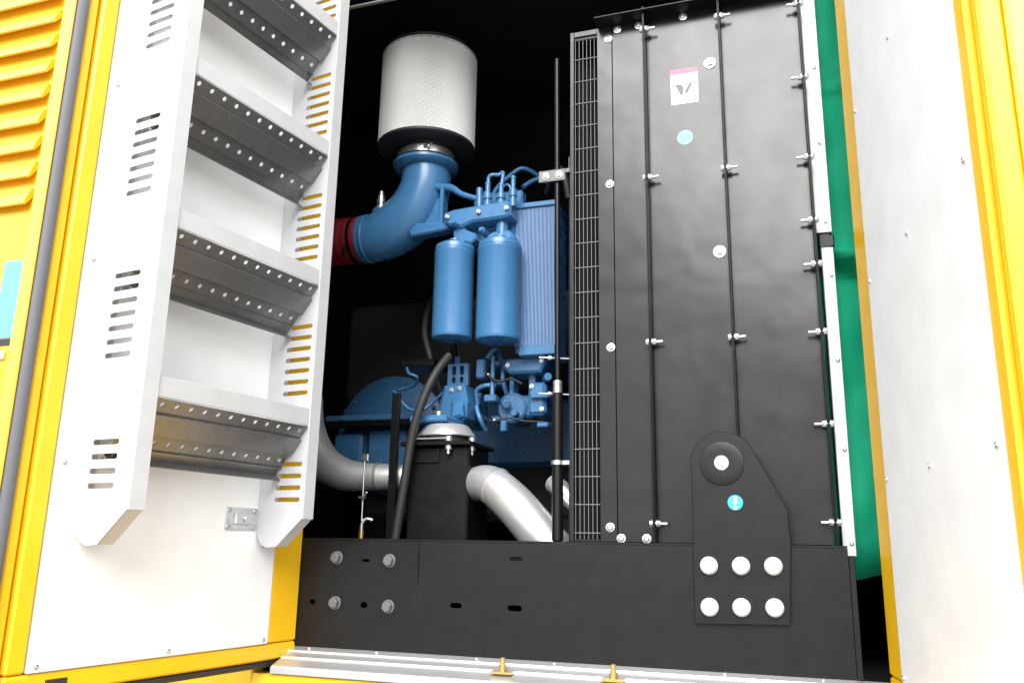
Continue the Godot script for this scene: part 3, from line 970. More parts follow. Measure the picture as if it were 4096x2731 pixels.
func build_engine() -> void:
	var e := thing("diesel_engine", "blue diesel engine with twin canister filters and ribbed cooler", "engine", Vector3(-1.2, 1.258, -0.8))
	var inv := e.transform.affine_inverse()
	var mb := MB.new()
	mb.bb(-1.95, -0.72, 1.62, 1.90, -1.4, -1.13, 0.02)
	part(e, "block", mb, M.blue_cast)
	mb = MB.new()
	mb.bb(-1.93, -0.74, 1.905, 2.36, -1.4, -1.1, 0.03)  # upper engine block, coloured black so the bay behind stays dark
	part(e, "darkened_block", mb, M.black_matt)
	mb = MB.new(); mb.bb(-1.8, -0.85, 1.40, 1.62, -1.35, -1.1, 0.03)
	part(e, "oil_pan", mb, M.black_matt)
	for x in [-1.75, -0.9]:
		mb = MB.new(); mb.bb(x - 0.05, x + 0.05, 1.258, 1.45, -1.28, -1.12, 0.005)
		part(e, "foot", mb, M.black)
	# flywheel housing
	mb = MB.new()
	mb.lathe([Vector2(0, 0), Vector2(0.24, 0), Vector2(0.255, 0.012), Vector2(0.255, 0.05), Vector2(0.2, 0.075), Vector2(0.12, 0.085), Vector2(0, 0.085)], Transform3D(Basis(Vector3.RIGHT, PI / 2), Vector3(-1.66, 1.76, -1.12)), 40)
	mb.bb(-1.86, -1.46, 1.79, 1.815, -1.06, -0.86, 0.004)
	mb.bb(-1.67, -1.5, 1.58, 1.75, -1.06, -0.88, 0.012)
	mb.bb(-1.82, -1.69, 1.59, 1.74, -1.06, -0.87, 0.01)
	var fh := part(e, "flywheel_housing", mb, M.blue_cast)
	for p in [[-1.78, 1.805], [-1.66, 1.805], [-1.54, 1.805]]:
		put(fh, "bolt", bolt_mesh(0.009, 0.008, 0.011), M.blue, fh.transform.affine_inverse() * inv * at(p[0], p[1] - 0.003, -0.859))
	for i in 16:
		var t := TAU * i / 16 + 0.1
		put(fh, "rim_bolt", bolt_mesh(0.008, 0.007, 0.010), M.blue, fh.transform.affine_inverse() * inv * at(-1.66 + 0.228 * cos(t), 1.76 + 0.228 * sin(t), -1.056))
	for q in [[[-1.42, 2.3, -0.9], [-1.36, 2.12, -0.72], [-1.30, 1.98, -0.66], [-1.27, 1.86, -0.7]], [[-1.24, 2.36, -0.8], [-1.22, 2.2, -0.66], [-1.19, 2.0, -0.62], [-1.17, 1.93, -0.6]], [[-0.86, 2.62, -0.7], [-0.80, 2.66, -0.6], [-0.74, 2.6, -0.5], [-0.72, 2.5, -0.5]]]:
		var pts := []
		for p in q: pts.append(Vector3(p[0], p[1], p[2]))
		var t := MB.new(); t.tube(pts, 0.012, 10)
		part(e, "hose", t, M.rubber)
	mb = MB.new(); mb.bb(-1.90, -1.36, 1.762, 1.786, -0.86, -0.83, 0.003)
	part(e, "rail", mb, M.black)
	# filter head: beam, column and outlet
	var zf := -0.47
	mb = MB.new()
	mb.prism([Vector2(-1.168, 2.428), Vector2(-1.168, 2.466), Vector2(-1.13, 2.476), Vector2(-0.93, 2.488), Vector2(-0.912, 2.475), Vector2(-0.912, 2.432), Vector2(-0.935, 2.424), Vector2(-1.06, 2.420), Vector2(-1.1, 2.405), Vector2(-1.13, 2.41)], 0.10, at(0, 0, zf + 0.045), 0.008)
	mb.cyl(Vector3(-0.957, 2.32, zf), Vector3(-0.957, 2.46, zf), 0.022, 18)
	mb.prism([Vector2(-1.03, 2.325), Vector2(-1.03, 2.36), Vector2(-0.985, 2.385), Vector2(-0.925, 2.385), Vector2(-0.905, 2.36), Vector2(-0.905, 2.325)], 0.07, at(0, 0, zf + 0.02), 0.006)
	mb.prism([Vector2(-1.13, 2.33), Vector2(-1.135, 2.40), Vector2(-1.10, 2.435), Vector2(-1.085, 2.40), Vector2(-1.045, 2.38), Vector2(-1.045, 2.36), Vector2(-1.08, 2.335)], 0.05, at(0, 0, zf + 0.03), 0.006)
	mb.bb(-1.13, -0.92, 2.34, 2.47, zf - 0.08, zf - 0.03, 0.01)
	part(e, "filter_head", mb, M.blue)
	for p in [[-0.91, 2.341], [-1.014, 2.381], [-1.118, 2.42], [-1.078, 2.345]]:
		mb = MB.new()
		mb.cyl(Vector3(p[0], p[1], zf - 0.03), Vector3(p[0], p[1], zf + 0.058), 0.012, 12, 0.003)
		mb.cyl(Vector3(p[0], p[1], zf + 0.055), Vector3(p[0], p[1], zf + 0.066), 0.008, 6, 0.001)
		part(e, "plug", mb, M.blue)
	# two canisters
	for q in [[-1.128, 2.0, 2.318, 0.0715], [-0.957, 1.982, 2.312, 0.0775]]:
		mb = MB.new()
		var R: float = q[3]
		var h: float = q[2] - q[1]
		mb.lathe([Vector2(0, 0), Vector2(R * 0.9, 0.0), Vector2(R * 0.97, 0.002), Vector2(R * 0.995, 0.007), Vector2(R, 0.012), Vector2(R, h - 0.012), Vector2(R * 1.015, h - 0.010), Vector2(R * 1.015, h - 0.002), Vector2(R * 0.97, h), Vector2(0, h)], at(q[0], q[1], -0.45), 44)
		part(e, "filter_canister", mb, M.blue)
		mb = MB.new()
		mb.lathe([Vector2(0, -0.002), Vector2(R * 0.985, -0.002), Vector2(R * 0.985, 0.004), Vector2(R, 0.005), Vector2(R * 0.96, 0.022), Vector2(R * 0.7, 0.033), Vector2(R * 0.35, 0.036), Vector2(R * 0.3, 0.05), Vector2(0, 0.05)], at(q[0], q[2], -0.45), 44)
		part(e, "filter_cap", mb, M.blue)
	# fuel line fittings on the beam
	for q in [[-1.008, 2.478, 2.572, 0.015], [-0.957, 2.478, 2.560, 0.016], [-0.912, 2.470, 2.585, 0.014]]:
		mb = MB.new()
		var r: float = q[3]
		var H: float = q[2] - q[1]
		mb.lathe([Vector2(0, 0), Vector2(r, 0), Vector2(r, H * 0.22), Vector2(r * 0.8, H * 0.24), Vector2(r * 0.8, H * 0.32), Vector2(r * 1.1, H * 0.34), Vector2(r * 1.1, H * 0.56), Vector2(r * 0.62, H * 0.58), Vector2(r * 0.62, H * 0.92), Vector2(r * 0.75, H * 0.93), Vector2(r * 0.75, H), Vector2(0, H)], at(q[0], q[1], -0.45), 10)
		part(e, "pipe_fitting", mb, M.blue)
	mb = MB.new(); mb.tube([Vector3(-1.006, 2.565, -0.45), Vector3(-1.006, 2.592, -0.45), Vector3(-0.994, 2.602, -0.45), Vector3(-0.97, 2.604, -0.46), Vector3(-0.956, 2.612, -0.46), Vector3(-0.953, 2.595, -0.455), Vector3(-0.956, 2.555, -0.45)], 0.007, 10)
	part(e, "fuel_pipe", mb, M.blue)
	mb = MB.new(); mb.tube([Vector3(-0.95, 2.55, -0.45), Vector3(-0.93, 2.553, -0.44), Vector3(-0.917, 2.535, -0.44), Vector3(-0.912, 2.51, -0.445)], 0.0045, 8)
	part(e, "fuel_pipe", mb, M.blue)
	mb = MB.new(); mb.tube([Vector3(-1.03, 2.50, -0.6), Vector3(-1.06, 2.62, -0.65), Vector3(-1.0, 2.72, -0.7), Vector3(-0.95, 2.74, -0.72), Vector3(-0.88, 2.70, -0.8)], 0.009, 10)
	part(e, "fuel_pipe", mb, M.blue_cast)
	mb = MB.new(); mb.tube([Vector3(-0.93, 2.62, -0.62), Vector3(-0.9, 2.66, -0.66), Vector3(-0.84, 2.69, -0.7), Vector3(-0.8, 2.70, -0.75)], 0.009, 10)
	part(e, "fuel_pipe", mb, M.blue_cast)
	mb = MB.new()
	mb.cyl(Vector3(-1.046, 2.44, -0.47), Vector3(-1.048, 2.566, -0.47), 0.012, 12, 0.002)
	mb.cyl(Vector3(-1.024, 2.47, -0.475), Vector3(-1.026, 2.55, -0.475), 0.008, 10)
	mb.bb(-1.09, -0.9, 2.47, 2.565, -0.57, -0.52, 0.006)
	part(e, "priming_pump", mb, M.blue)
	for q in [[[-1.05, 2.47, -0.5], [-1.10, 2.40, -0.54], [-1.20, 2.36, -0.58], [-1.22, 2.2, -0.6], [-1.205, 2.02, -0.6], [-1.17, 1.95, -0.58]], [[-0.93, 2.33, -0.53], [-0.90, 2.2, -0.55], [-0.905, 1.98, -0.57], [-0.92, 1.945, -0.58]], [[-1.04, 1.94, -0.6], [-1.03, 1.89, -0.54], [-0.98, 1.86, -0.53], [-0.94, 1.87, -0.55], [-0.9, 1.85, -0.55]], [[-1.06, 1.75, -0.58], [-1.0, 1.72, -0.53], [-0.94, 1.73, -0.53], [-0.89, 1.72, -0.55], [-0.83, 1.72, -0.58]]]:
		var pts := []
		for p in q: pts.append(Vector3(p[0], p[1], p[2]))
		var t := MB.new(); t.tube(pts, 0.0045, 8)
		var w := part(e, "cable", t, M.rubber)
		var k := MB.new()
		k.cyl(pts[1] + (pts[2] - pts[1]) * 0.1, pts[1] + (pts[2] - pts[1]) * 0.2, 0.0062, 10)
		part(w, "cable_tie", k, M.cap)
	for p in [[-1.15, 2.447, -0.4185], [-1.03, 2.453, -0.4185], [-0.925, 2.455, -0.4185], [-0.955, 1.92, -0.5495], [-0.83, 1.93, -0.5495], [-0.865, 1.84, -0.5495], [-0.828, 1.76, -0.5495], [-1.145, 1.83, -0.4995], [-1.115, 1.835, -0.4995]]:
		put(e, "bolt", bolt_mesh(0.0065, 0.006, 0.009), M.steel, inv * at(p[0], p[1], p[2]))
	# ribbed cooler
	mb = MB.new()
	mb.bb(-0.92, -0.772, 1.955, 2.50, -0.66, -0.525, 0.004)
	mb.bb(-0.925, -0.768, 2.483, 2.503, -0.66, -0.5, 0.003)
	mb.bb(-0.90, -0.768, 1.94, 1.975, -0.66, -0.5, 0.003)
	var ck := part(e, "cooler", mb, M.blue)
	mb = MB.new()
	for i in 30:
		var x := -0.918 + 0.005 * i
		mb.bb(x, x + 0.0023, 1.976, 2.482, -0.526, -0.508)
	part(ck, "ribs", mb, M.blue_fin).set_meta("kind", "stuff")
	mb = MB.new(); mb.bb(-0.72, -0.70, 1.4, 2.52, -0.72, -0.50, 0.003)
	part(e, "cooler_edge", mb, M.blue)
	# mid bracket with windows, leg casting
	mb = MB.new()
	mb.plate([[-1.182, -1.143, [[-1.158, 1.91, 0.008, 0.018], [-1.158, 1.876, 0.007, 0.012]]], [-1.143, -1.103, [[-1.128, 1.91, 0.008, 0.018], [-1.128, 1.876, 0.007, 0.012]]]], 1.855, 1.935, 0.02, at(0, 0, -0.55))
	mb.bb(-1.16, -1.14, 1.935, 1.965, -0.57, -0.555, 0.002)
	part(e, "bracket", mb, M.blue_cast)
	mb = MB.new()
	mb.prism([Vector2(-1.178, 1.85), Vector2(-1.098, 1.85), Vector2(-1.086, 1.79), Vector2(-1.09, 1.735), Vector2(-1.11, 1.712), Vector2(-1.15, 1.718), Vector2(-1.20, 1.73), Vector2(-1.195, 1.78)], 0.22, at(0, 0, -0.5), 0.015)
	mb.prism([Vector2(-1.135, 1.79), Vector2(-1.095, 1.775), Vector2(-1.09, 1.735), Vector2(-1.14, 1.72)], 0.03, at(0, 0, -0.478), 0.01)
	part(e, "leg_casting", mb, M.blue)
	mb = MB.new(); mb.bb(-1.235, -1.10, 1.700, 1.722, -0.52, -0.36, 0.005)
	part(e, "mount_foot", mb, M.blue)
	# accessories: pump body, pipes, brackets
	mb = MB.new()
	mb.prism([Vector2(-0.96, 1.945), Vector2(-0.815, 1.945), Vector2(-0.815, 1.925), Vector2(-0.835, 1.89), Vector2(-0.95, 1.89), Vector2(-0.98, 1.915)], 0.12, at(0, 0, -0.55), 0.008)
	part(e, "pump_cover", mb, M.blue)
	mb = MB.new()
	mb.bb(-0.88, -0.815, 1.74, 1.855, -0.7, -0.55, 0.012)
	mb.bb(-0.865, -0.80, 1.795, 1.812, -0.6, -0.53, 0.004)
	mb.bb(-0.84, -0.80, 1.695, 1.712, -0.6, -0.53, 0.004)
	mb.cyl(Vector3(-0.83, 1.87, -0.6), Vector3(-0.803, 1.87, -0.54), 0.014, 12, 0.002)
	part(e, "water_pump", mb, M.blue)
	mb = MB.new()
	mb.cyl(Vector3(-0.95, 1.775, -0.72), Vector3(-0.95, 1.775, -0.585), 0.055, 24, 0.008)
	mb.bb(-0.93, -0.87, 1.74, 1.82, -0.7, -0.6, 0.01)
	part(e, "alternator_body", mb, M.blue_cast)
	for q in [[[-1.01, 1.955, -0.55], [-1.01, 1.87, -0.55], [-1.008, 1.805, -0.545]], [[-1.075, 1.79, -0.58], [-1.072, 1.835, -0.56], [-1.04, 1.85, -0.55], [-1.0, 1.852, -0.56]], [[-1.075, 1.83, -0.6], [-1.078, 1.78, -0.58], [-1.06, 1.735, -0.57], [-1.05, 1.70, -0.6]], [[-0.985, 1.95, -0.6], [-0.983, 1.88, -0.58], [-0.975, 1.83, -0.6]]]:
		var pts := []
		for p in q: pts.append(Vector3(p[0], p[1], p[2]))
		var t := MB.new(); t.tube(pts, 0.0085, 9)
		part(e, "oil_pipe", t, M.blue)
	mb = MB.new(); mb.bb(-1.035, -0.99, 1.79, 1.815, -0.57, -0.53, 0.004)
	part(e, "pipe_bracket", mb, M.blue_cast)
	mb = MB.new(); mb.bb(-1.08, -1.045, 1.88, 1.95, -0.62, -0.56, 0.006)
	part(e, "pipe_bracket", mb, M.blue_cast)
	mb = MB.new(); mb.bb(-1.035, -0.975, 1.93, 1.95, -0.66, -0.6, 0.004)
	part(e, "pipe_bracket", mb, M.blue_cast)
	mb = MB.new(); mb.bb(-1.06, -0.98, 1.86, 1.872, -0.66, -0.6, 0.003)
	part(e, "pipe_bracket", mb, M.blue_cast)
	mb = MB.new(); mb.bb(-0.99, -0.967, 1.69, 1.74, -0.62, -0.58, 0.004)
	part(e, "pipe_bracket", mb, M.blue_cast)
	mb = MB.new(); mb.bb(-1.03, -0.91, 1.735, 1.75, -0.68, -0.6, 0.004)
	part(e, "pipe_bracket", mb, M.blue_cast)
	mb = MB.new(); mb.cyl(Vector3(-0.985, 1.80, -0.6), Vector3(-0.955, 1.78, -0.545), 0.016, 12, 0.003)
	part(e, "pipe_union", mb, M.blue_cast)
	mb = MB.new(); mb.cyl(Vector3(-0.93, 1.75, -0.6), Vector3(-0.93, 1.75, -0.55), 0.012, 12, 0.003)
	part(e, "pipe_union", mb, M.blue_cast)
	mb = MB.new(); mb.bb(-0.962, -0.945, 1.80, 1.89, -0.65, -0.59, 0.003)
	part(e, "pipe_bracket", mb, M.blue_cast)
	mb = MB.new(); mb.bb(-0.89, -0.865, 1.85, 1.90, -0.65, -0.59, 0.003)
	part(e, "pipe_bracket", mb, M.blue_cast)
	mb = MB.new()
	mb.tube([Vector3(-1.06, 1.96, -0.62), Vector3(-1.04, 2.0, -0.65), Vector3(-1.03, 1.98, -0.68), Vector3(-1.03, 1.93, -0.68)], 0.011, 8)
	part(e, "oil_pipe", mb, M.blue_cast)

func build_intake() -> void:
	var e := thing("intake_elbow", "blue cast air intake elbow under the white air filter", "intake elbow", Vector3(-1.3, 2.43, -0.6))
	var inv := e.transform.affine_inverse()
	var mb := MB.new()
	mb.tube([Vector3(-1.305, 2.735, -0.55), Vector3(-1.302, 2.69, -0.55), Vector3(-1.305, 2.62, -0.55), Vector3(-1.345, 2.535, -0.55), Vector3(-1.425, 2.475, -0.55), Vector3(-1.50, 2.450, -0.55), Vector3(-1.53, 2.448, -0.55)], [0.1, 0.094, 0.098, 0.104, 0.101, 0.092, 0.086], 32, 8)
	part(e, "elbow", mb, M.blue)
	mb = MB.new()
	mb.lathe([Vector2(0, 0.0), Vector2(0.10, -0.012), Vector2(0.118, -0.004), Vector2(0.126, 0.006), Vector2(0.126, 0.016), Vector2(0.118, 0.02), Vector2(0, 0.02)], at(-1.305, 2.708, -0.55), 40)
	part(e, "flange", mb, M.blue)
	mb = MB.new()
	var left := Transform3D(Basis(Vector3(0, 0, 1), PI / 2), Vector3(-1.522, 2.448, -0.55))
	mb.lathe([Vector2(0, 0), Vector2(0.092, 0), Vector2(0.096, 0.004), Vector2(0.096, 0.010), Vector2(0.088, 0.014), Vector2(0.088, 0.02), Vector2(0.094, 0.022), Vector2(0.094, 0.03), Vector2(0, 0.03)], left, 36)
	part(e, "flange", mb, M.blue)
	mb = MB.new()
	mb.prism([Vector2(-1.205, 2.58), Vector2(-1.2, 2.46), Vector2(-1.30, 2.43), Vector2(-1.36, 2.47)], 0.03, at(0, 0, -0.505), 0.004)
	mb.bb(-1.21, -1.196, 2.45, 2.60, -0.53, -0.48, 0.003)
	mb.prism([Vector2(-1.33, 2.435), Vector2(-1.30, 2.462), Vector2(-1.13, 2.448), Vector2(-1.12, 2.425), Vector2(-1.2, 2.42), Vector2(-1.32, 2.41)], 0.05, at(0, 0, -0.475), 0.006)
	mb.tube([Vector3(-1.24, 2.605, -0.50), Vector3(-1.17, 2.59, -0.49), Vector3(-1.12, 2.555, -0.48), Vector3(-1.05, 2.525, -0.475)], [0.016, 0.015, 0.011, 0.010], 10)
	part(e, "support_arm", mb, M.blue)
	mb = MB.new()
	mb.lathe([Vector2(0, 0), Vector2(0.05, 0), Vector2(0.036, 0.028), Vector2(0.033, 0.058), Vector2(0.029, 0.065), Vector2(0, 0.065)], at(-1.49, 2.50, -0.55), 20)
	part(e, "sensor_boss", mb, M.blue)
	mb = MB.new()
	mb.lathe([Vector2(0, 0), Vector2(0.02, 0), Vector2(0.02, 0.014), Vector2(0.0135, 0.016), Vector2(0.0135, 0.026), Vector2(0.017, 0.028), Vector2(0.017, 0.042), Vector2(0.0135, 0.044), Vector2(0.0135, 0.058), Vector2(0.009, 0.06), Vector2(0.009, 0.075), Vector2(0, 0.075)], at(-1.49, 2.565, -0.55), 14)
	part(e, "sensor", mb, M.steel)
	# raised cast lettering, worn beyond reading: a line of small strokes along the bend
	var r := RandomNumberGenerator.new(); r.seed = 9
	mb = MB.new()
	for i in 15:
		var t := i / 14.0
		var p := Vector3(lerpf(-1.39, -1.335, t), lerpf(2.53, 2.645, t), 0)
		var cx := lerpf(-1.355, -1.303, t)
		var dx := p.x - cx
		p.z = -0.55 + sqrt(maxf(0.0, 0.0905 * 0.0905 - dx * dx * 0.75)) 
		mb.X = Transform3D(Basis(Vector3(0, 0, 1), 0.45 + r.randf_range(-0.2, 0.2)), p)
		mb.bb(-0.007, 0.007, -0.0022, 0.0022, -0.006, 0.0022, 0.0006)
		if r.randf() < 0.6:
			mb.bb(-0.0075, -0.0035, -0.0005, 0.0045, -0.006, 0.0022, 0.0006)
	part(e, "cast_lettering", mb, M.blue)

	# air filter on top
	var f := thing("air_filter", "white cylindrical air filter wrapped in expanded metal mesh", "air filter", Vector3(-1.306, 2.735, -0.55))
	mb = MB.new()
	var R := 0.187
	# pleated paper
	var np := 150
	for i in np:
		var t0 := TAU * i / np; var t1 := TAU * (i + 0.5) / np; var t2 := TAU * (i + 1) / np
		var ri := R - 0.011; var ro := R - 0.003
		var A := Vector3(cos(t0) * ri, 0.056, sin(t0) * ri); var B := Vector3(cos(t1) * ro, 0.056, sin(t1) * ro); var C := Vector3(cos(t2) * ri, 0.056, sin(t2) * ri)
		var U := Vector3(0, 0.386, 0)
		mb.quad(A, B, B + U, A + U, Vector3.UP.cross(B - A).normalized() * signf(Vector3.UP.cross(B - A).dot(A)))
		mb.quad(B, C, C + U, B + U, Vector3.UP.cross(C - B).normalized() * signf(Vector3.UP.cross(C - B).dot(B)))
	local(f, "filter_media", mb, M.filter_paper)
	# expanded metal jacket: two sets of slanting strands
	mb = MB.new()
	var ns := 118; var rows := 40
	for dirn in [1.0, -1.0]:
		for i in ns:
			for k in rows:
				var y0 := 0.056 + 0.386 * k / rows; var y1 := 0.056 + 0.386 * (k + 1) / rows
				var a0: float = TAU * (i + dirn * k * 0.5) / ns; var a1: float = TAU * (i + dirn * (k + 1) * 0.5) / ns
				var am := (a0 + a1) * 0.5
				if sin(am) < -0.35:
					continue
				var n0 := Vector3(cos(am), 0, sin(am))
				var p0 := Vector3(cos(a0) * R, y0, sin(a0) * R); var p1 := Vector3(cos(a1) * R, y1, sin(a1) * R)
				var w := (p1 - p0).cross(n0).normalized() * 0.0014
				var up := n0 * 0.0008
				mb.quad(p0 - w, p0 + up, p1 + up, p1 - w, (n0 - w.normalized() * 0.7).normalized())
				mb.quad(p0 + w, p0 + up, p1 + up, p1 + w, (n0 + w.normalized() * 0.7).normalized())
	local(f, "wire_jacket", mb, M.mesh_wire).set_meta("kind", "stuff")
	mb = MB.new()
	mb.lathe([Vector2(0.1, 0.03), Vector2(0.1, 0.046), Vector2(R - 0.02, 0.05), Vector2(R - 0.003, 0.048), Vector2(R + 0.0015, 0.052), Vector2(R + 0.0015, 0.061), Vector2(R - 0.004, 0.062), Vector2(0, 0.062)], Transform3D(), 64)
	local(f, "end_cap", mb, M.rubber)
	mb = MB.new()
	mb.lathe([Vector2(0, 0.435), Vector2(R - 0.01, 0.435), Vector2(R + 0.001, 0.44), Vector2(R + 0.001, 0.452), Vector2(R - 0.01, 0.46), Vector2(0, 0.46)], Transform3D(), 64)
	local(f, "end_cap", mb, M.rubber)
	mb = MB.new()
	mb.lathe([Vector2(0.1, -0.006), Vector2(0.106, -0.006), Vector2(0.106, 0.05), Vector2(0.1, 0.05)], Transform3D(), 48)
	local(f, "neck", mb, M.rubber)
	mb = MB.new()
	mb.lathe([Vector2(0.1065, 0.006), Vector2(0.110, 0.004), Vector2(0.1105, 0.016), Vector2(0.110, 0.030), Vector2(0.1065, 0.028)], Transform3D(), 48)
	var band := local(f, "hose_clamp", mb, M.steel)
	mb = MB.new()
	mb.X = Transform3D(Basis(Vector3.UP, -0.35), Vector3(0.048, 0.017, 0.1))
	mb.bb(-0.018, 0.018, -0.007, 0.007, -0.004, 0.008, 0.002)
	mb.cyl(Vector3(-0.03, 0.002, 0.004), Vector3(0.03, 0.002, 0.004), 0.0045, 8)
	local(band, "clamp_screw", mb, M.steel)

	# red hose
	var h := thing("intake_hose", "dark red rubber hose clamped to the blue intake elbow", "hose", Vector3(-1.75, 2.35, -0.55))
	mb = MB.new()
	var prof := []
	for i in 60:
		var t := i / 59.0
		prof.append(Vector2(0.086 + 0.0035 * absf(sin(t * PI * 16.0)) + 0.002, t * 0.5))
	mb.lathe(prof, Transform3D(Basis(Vector3(0, 0, 1), PI / 2), Vector3(-1.553, 2.448, -0.55)), 36)
	part(h, "hose", mb, M.red_hose)
	mb = MB.new()
	mb.lathe([Vector2(0.0905, 0.0), Vector2(0.093, 0.0), Vector2(0.093, 0.012), Vector2(0.0905, 0.012)], Transform3D(Basis(Vector3(0, 0, 1), PI / 2), Vector3(-1.575, 2.448, -0.55)), 36)
	mb.cyl(Vector3(-1.592, 2.40, -0.475), Vector3(-1.600, 2.365, -0.49), 0.006, 8)
	part(h, "hose_clamp", mb, M.black)

func build_pipes() -> void:
	var p := thing("exhaust_pipe", "large polished silver pipe slanting down beside the gas strut", "pipe", Vector3(-0.8, 1.258, -0.38))
	var mb := MB.new()
	mb.tube([Vector3(-1.13, 1.475, -0.52), Vector3(-1.04, 1.495, -0.45), Vector3(-0.955, 1.495, -0.39), Vector3(-0.87, 1.44, -0.36), Vector3(-0.78, 1.35, -0.35), Vector3(-0.68, 1.245, -0.35), Vector3(-0.6, 1.16, -0.35)], [0.05, 0.052, 0.06, 0.064, 0.065, 0.065, 0.065], 32, 8)
	part(p, "bend", mb, M.pipe)
	mb = MB.new()
	mb.lathe([Vector2(0.06, -0.003), Vector2(0.0645, -0.001), Vector2(0.0645, 0.002), Vector2(0.06, 0.004)], Transform3D(MB.frame(Vector3(0.085, -0.03, 0.04)), Vector3(-0.925, 1.4825, -0.377)), 32)
	part(p, "weld_seam", mb, M.pipe)
	mb = MB.new()
	mb.tube([Vector3(-0.76, 1.50, -0.46), Vector3(-0.72, 1.475, -0.43), Vector3(-0.66, 1.42, -0.42), Vector3(-0.6, 1.36, -0.42)], 0.03, 18)
	part(p, "branch", mb, M.pipe)
	p = thing("exhaust_pipe", "silver pipe elbow low beneath the flywheel housing", "pipe", Vector3(-1.5, 1.45, -0.42))
	mb = MB.new()
	mb.tube([Vector3(-1.72, 1.82, -0.48), Vector3(-1.68, 1.70, -0.44), Vector3(-1.6, 1.59, -0.41), Vector3(-1.50, 1.535, -0.40), Vector3(-1.40, 1.525, -0.41), Vector3(-1.25, 1.525, -0.44), Vector3(-1.12, 1.525, -0.5)], [0.064, 0.066, 0.064, 0.056, 0.046, 0.042, 0.042], 32, 8)
	part(p, "bend", mb, M.pipe)
	mb = MB.new()
	mb.lathe([Vector2(0.044, 0), Vector2(0.0475, 0.001), Vector2(0.0475, 0.013), Vector2(0.044, 0.014)], Transform3D(MB.frame(Vector3(1, 0, -0.1)), Vector3(-1.375, 1.5255, -0.414)), 28)
	part(p, "clamp", mb, M.steel)

func build_mount() -> void:
	var m := thing("engine_mount", "black engine mount pedestal with bright domed isolator on top", "engine mount", Vector3(-1.13, 1.258, -0.43))
	var inv := m.transform.affine_inverse()
	var mb := MB.new()
	mb.bb(-1.235, -1.02, 1.258, 1.618, -0.56, -0.37, 0.006)
	part(m, "pedestal", mb, M.black)
	mb = MB.new()
	mb.bb(-1.23, -1.223, 1.565, 1.612, -0.369, -0.362); mb.bb(-1.128, -1.121, 1.565, 1.612, -0.369, -0.362); mb.bb(-1.223, -1.128, 1.565, 1.572, -0.369, -0.362)
	part(m, "rim", mb, M.black)
	mb = MB.new(); mb.bb(-1.255, -1.005, 1.618, 1.632, -0.57, -0.34, 0.003)
	part(m, "top_plate", mb, M.black)
	mb = MB.new()
	mb.lathe([Vector2(0, 0), Vector2(0.098, 0), Vector2(0.1, 0.003), Vector2(0.099, 0.006), Vector2(0.088, 0.02), Vector2(0.074, 0.038), Vector2(0.068, 0.042), Vector2(0, 0.044)], at(-1.13, 1.654, -0.44), 40)
	part(m, "isolator", mb, M.pipe)
	mb = MB.new()
	mb.cyl(Vector3(-1.13, 1.632, -0.44), Vector3(-1.13, 1.654, -0.44), 0.085, 32)
	part(m, "rubber_pad", mb, M.rubber)
	mb = MB.new(); mb.bb(-1.225, -1.09, 1.638, 1.643, -0.352, -0.335, 0.001)
	part(m, "shim", mb, M.steel)
	for p in [[-1.085, -0.352], [-1.022, -0.40], [-1.24, -0.40]]:
		mb = MB.new()
		mb.cyl(Vector3(p[0], 1.632, p[1]), Vector3(p[0], 1.648, p[1]), 0.0125, 6, 0.001)
		mb.cyl(Vector3(p[0], 1.604, p[1] + 0.0), Vector3(p[0], 1.618, p[1]), 0.012, 6, 0.001)
		mb.cyl(Vector3(p[0], 1.59, p[1]), Vector3(p[0], 1.606, p[1]), 0.006, 10, 0.001)
		part(m, "bolt", mb, M.steel)
	mb = MB.new(); mb.cyl(Vector3(-1.145, 1.722, -0.40), Vector3(-1.145, 1.74, -0.40), 0.014, 6, 0.002)
	part(m, "top_nut", mb, M.steel)

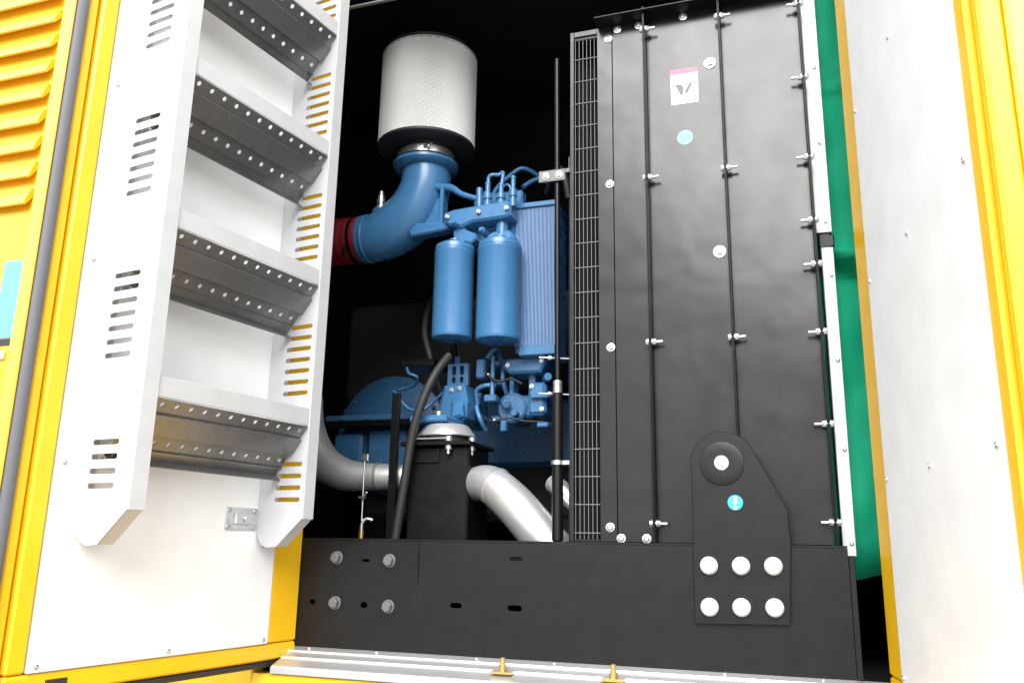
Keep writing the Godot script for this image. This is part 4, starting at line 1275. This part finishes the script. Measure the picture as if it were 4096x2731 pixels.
func build_small() -> void:
	var b := thing("drain_hose", "black hose slanting down in front of the engine mount", "hose", Vector3(-1.25, 1.316, -0.32))
	var mb := MB.new()
	mb.tube([Vector3(-1.115, 1.93, -0.40), Vector3(-1.14, 1.86, -0.35), Vector3(-1.17, 1.77, -0.325), Vector3(-1.200, 1.66, -0.32), Vector3(-1.222, 1.50, -0.32), Vector3(-1.245, 1.318, -0.32), Vector3(-1.25, 1.27, -0.32)], 0.0145, 12)
	part(b, "hose", mb, M.rubber)
	b = thing("bracket_strap", "thin black upright strap left of the slanting black hose", "strap", Vector3(-1.285, 1.258, -0.35))
	mb = MB.new(); mb.bb(-1.3, -1.272, 1.258, 1.80, -0.37, -0.355, 0.002)
	part(b, "strap", mb, M.black)
	b = thing("drain_tap", "thin steel linkage with lever hanging before the silver elbow", "linkage", Vector3(-1.357, 1.258, -0.3))
	mb = MB.new()
	mb.cyl(Vector3(-1.358, 1.30, -0.3), Vector3(-1.361, 1.575, -0.3), 0.0028, 8)
	part(b, "rod", mb, M.steel)
	mb = MB.new()
	mb.bb(-1.368, -1.346, 1.566, 1.59, -0.306, -0.294, 0.003)
	part(b, "eye", mb, M.zinc)
	mb = MB.new()
	mb.bb(-1.375, -1.35, 1.445, 1.452, -0.305, -0.297, 0.001)
	mb.cyl(Vector3(-1.36, 1.44, -0.3), Vector3(-1.345, 1.465, -0.295), 0.005, 8)
	part(b, "lever", mb, M.zinc)
	mb = MB.new()
	mb.tube([Vector3(-1.325, 1.376, -0.31), Vector3(-1.345, 1.38, -0.305), Vector3(-1.357, 1.365, -0.3), Vector3(-1.358, 1.33, -0.3)], 0.0055, 9)
	part(b, "tap", mb, M.steel)
	mb = MB.new(); mb.cyl(Vector3(-1.358, 1.26, -0.3), Vector3(-1.358, 1.345, -0.3), 0.009, 8, 0.002)
	part(b, "tap_body", mb, M.brass_zinc)
	b = thing("loom_bracket", "dark grey bar and cable loom in front of the engine block", "bracket", Vector3(-1.33, 1.9, -0.64))
	mb = MB.new()
	mb.bb(-1.40, -1.265, 1.945, 1.975, -0.745, -0.61, 0.004)
	part(b, "bar", mb, M.black)
	mb = MB.new()
	mb.tube([Vector3(-1.38, 1.95, -0.62), Vector3(-1.36, 1.92, -0.6), Vector3(-1.33, 1.905, -0.61), Vector3(-1.36, 1.88, -0.64), Vector3(-1.43, 1.87, -0.66)], 0.006, 8)
	part(b, "cable", mb, M.blue_cast)
	mb = MB.new()
	mb.tube([Vector3(-1.43, 1.86, -0.62), Vector3(-1.39, 1.82, -0.6), Vector3(-1.35, 1.785, -0.6), Vector3(-1.30, 1.78, -0.6), Vector3(-1.27, 1.81, -0.62), Vector3(-1.25, 1.86, -0.68)], 0.006, 8)
	part(b, "cable", mb, M.blue_cast)
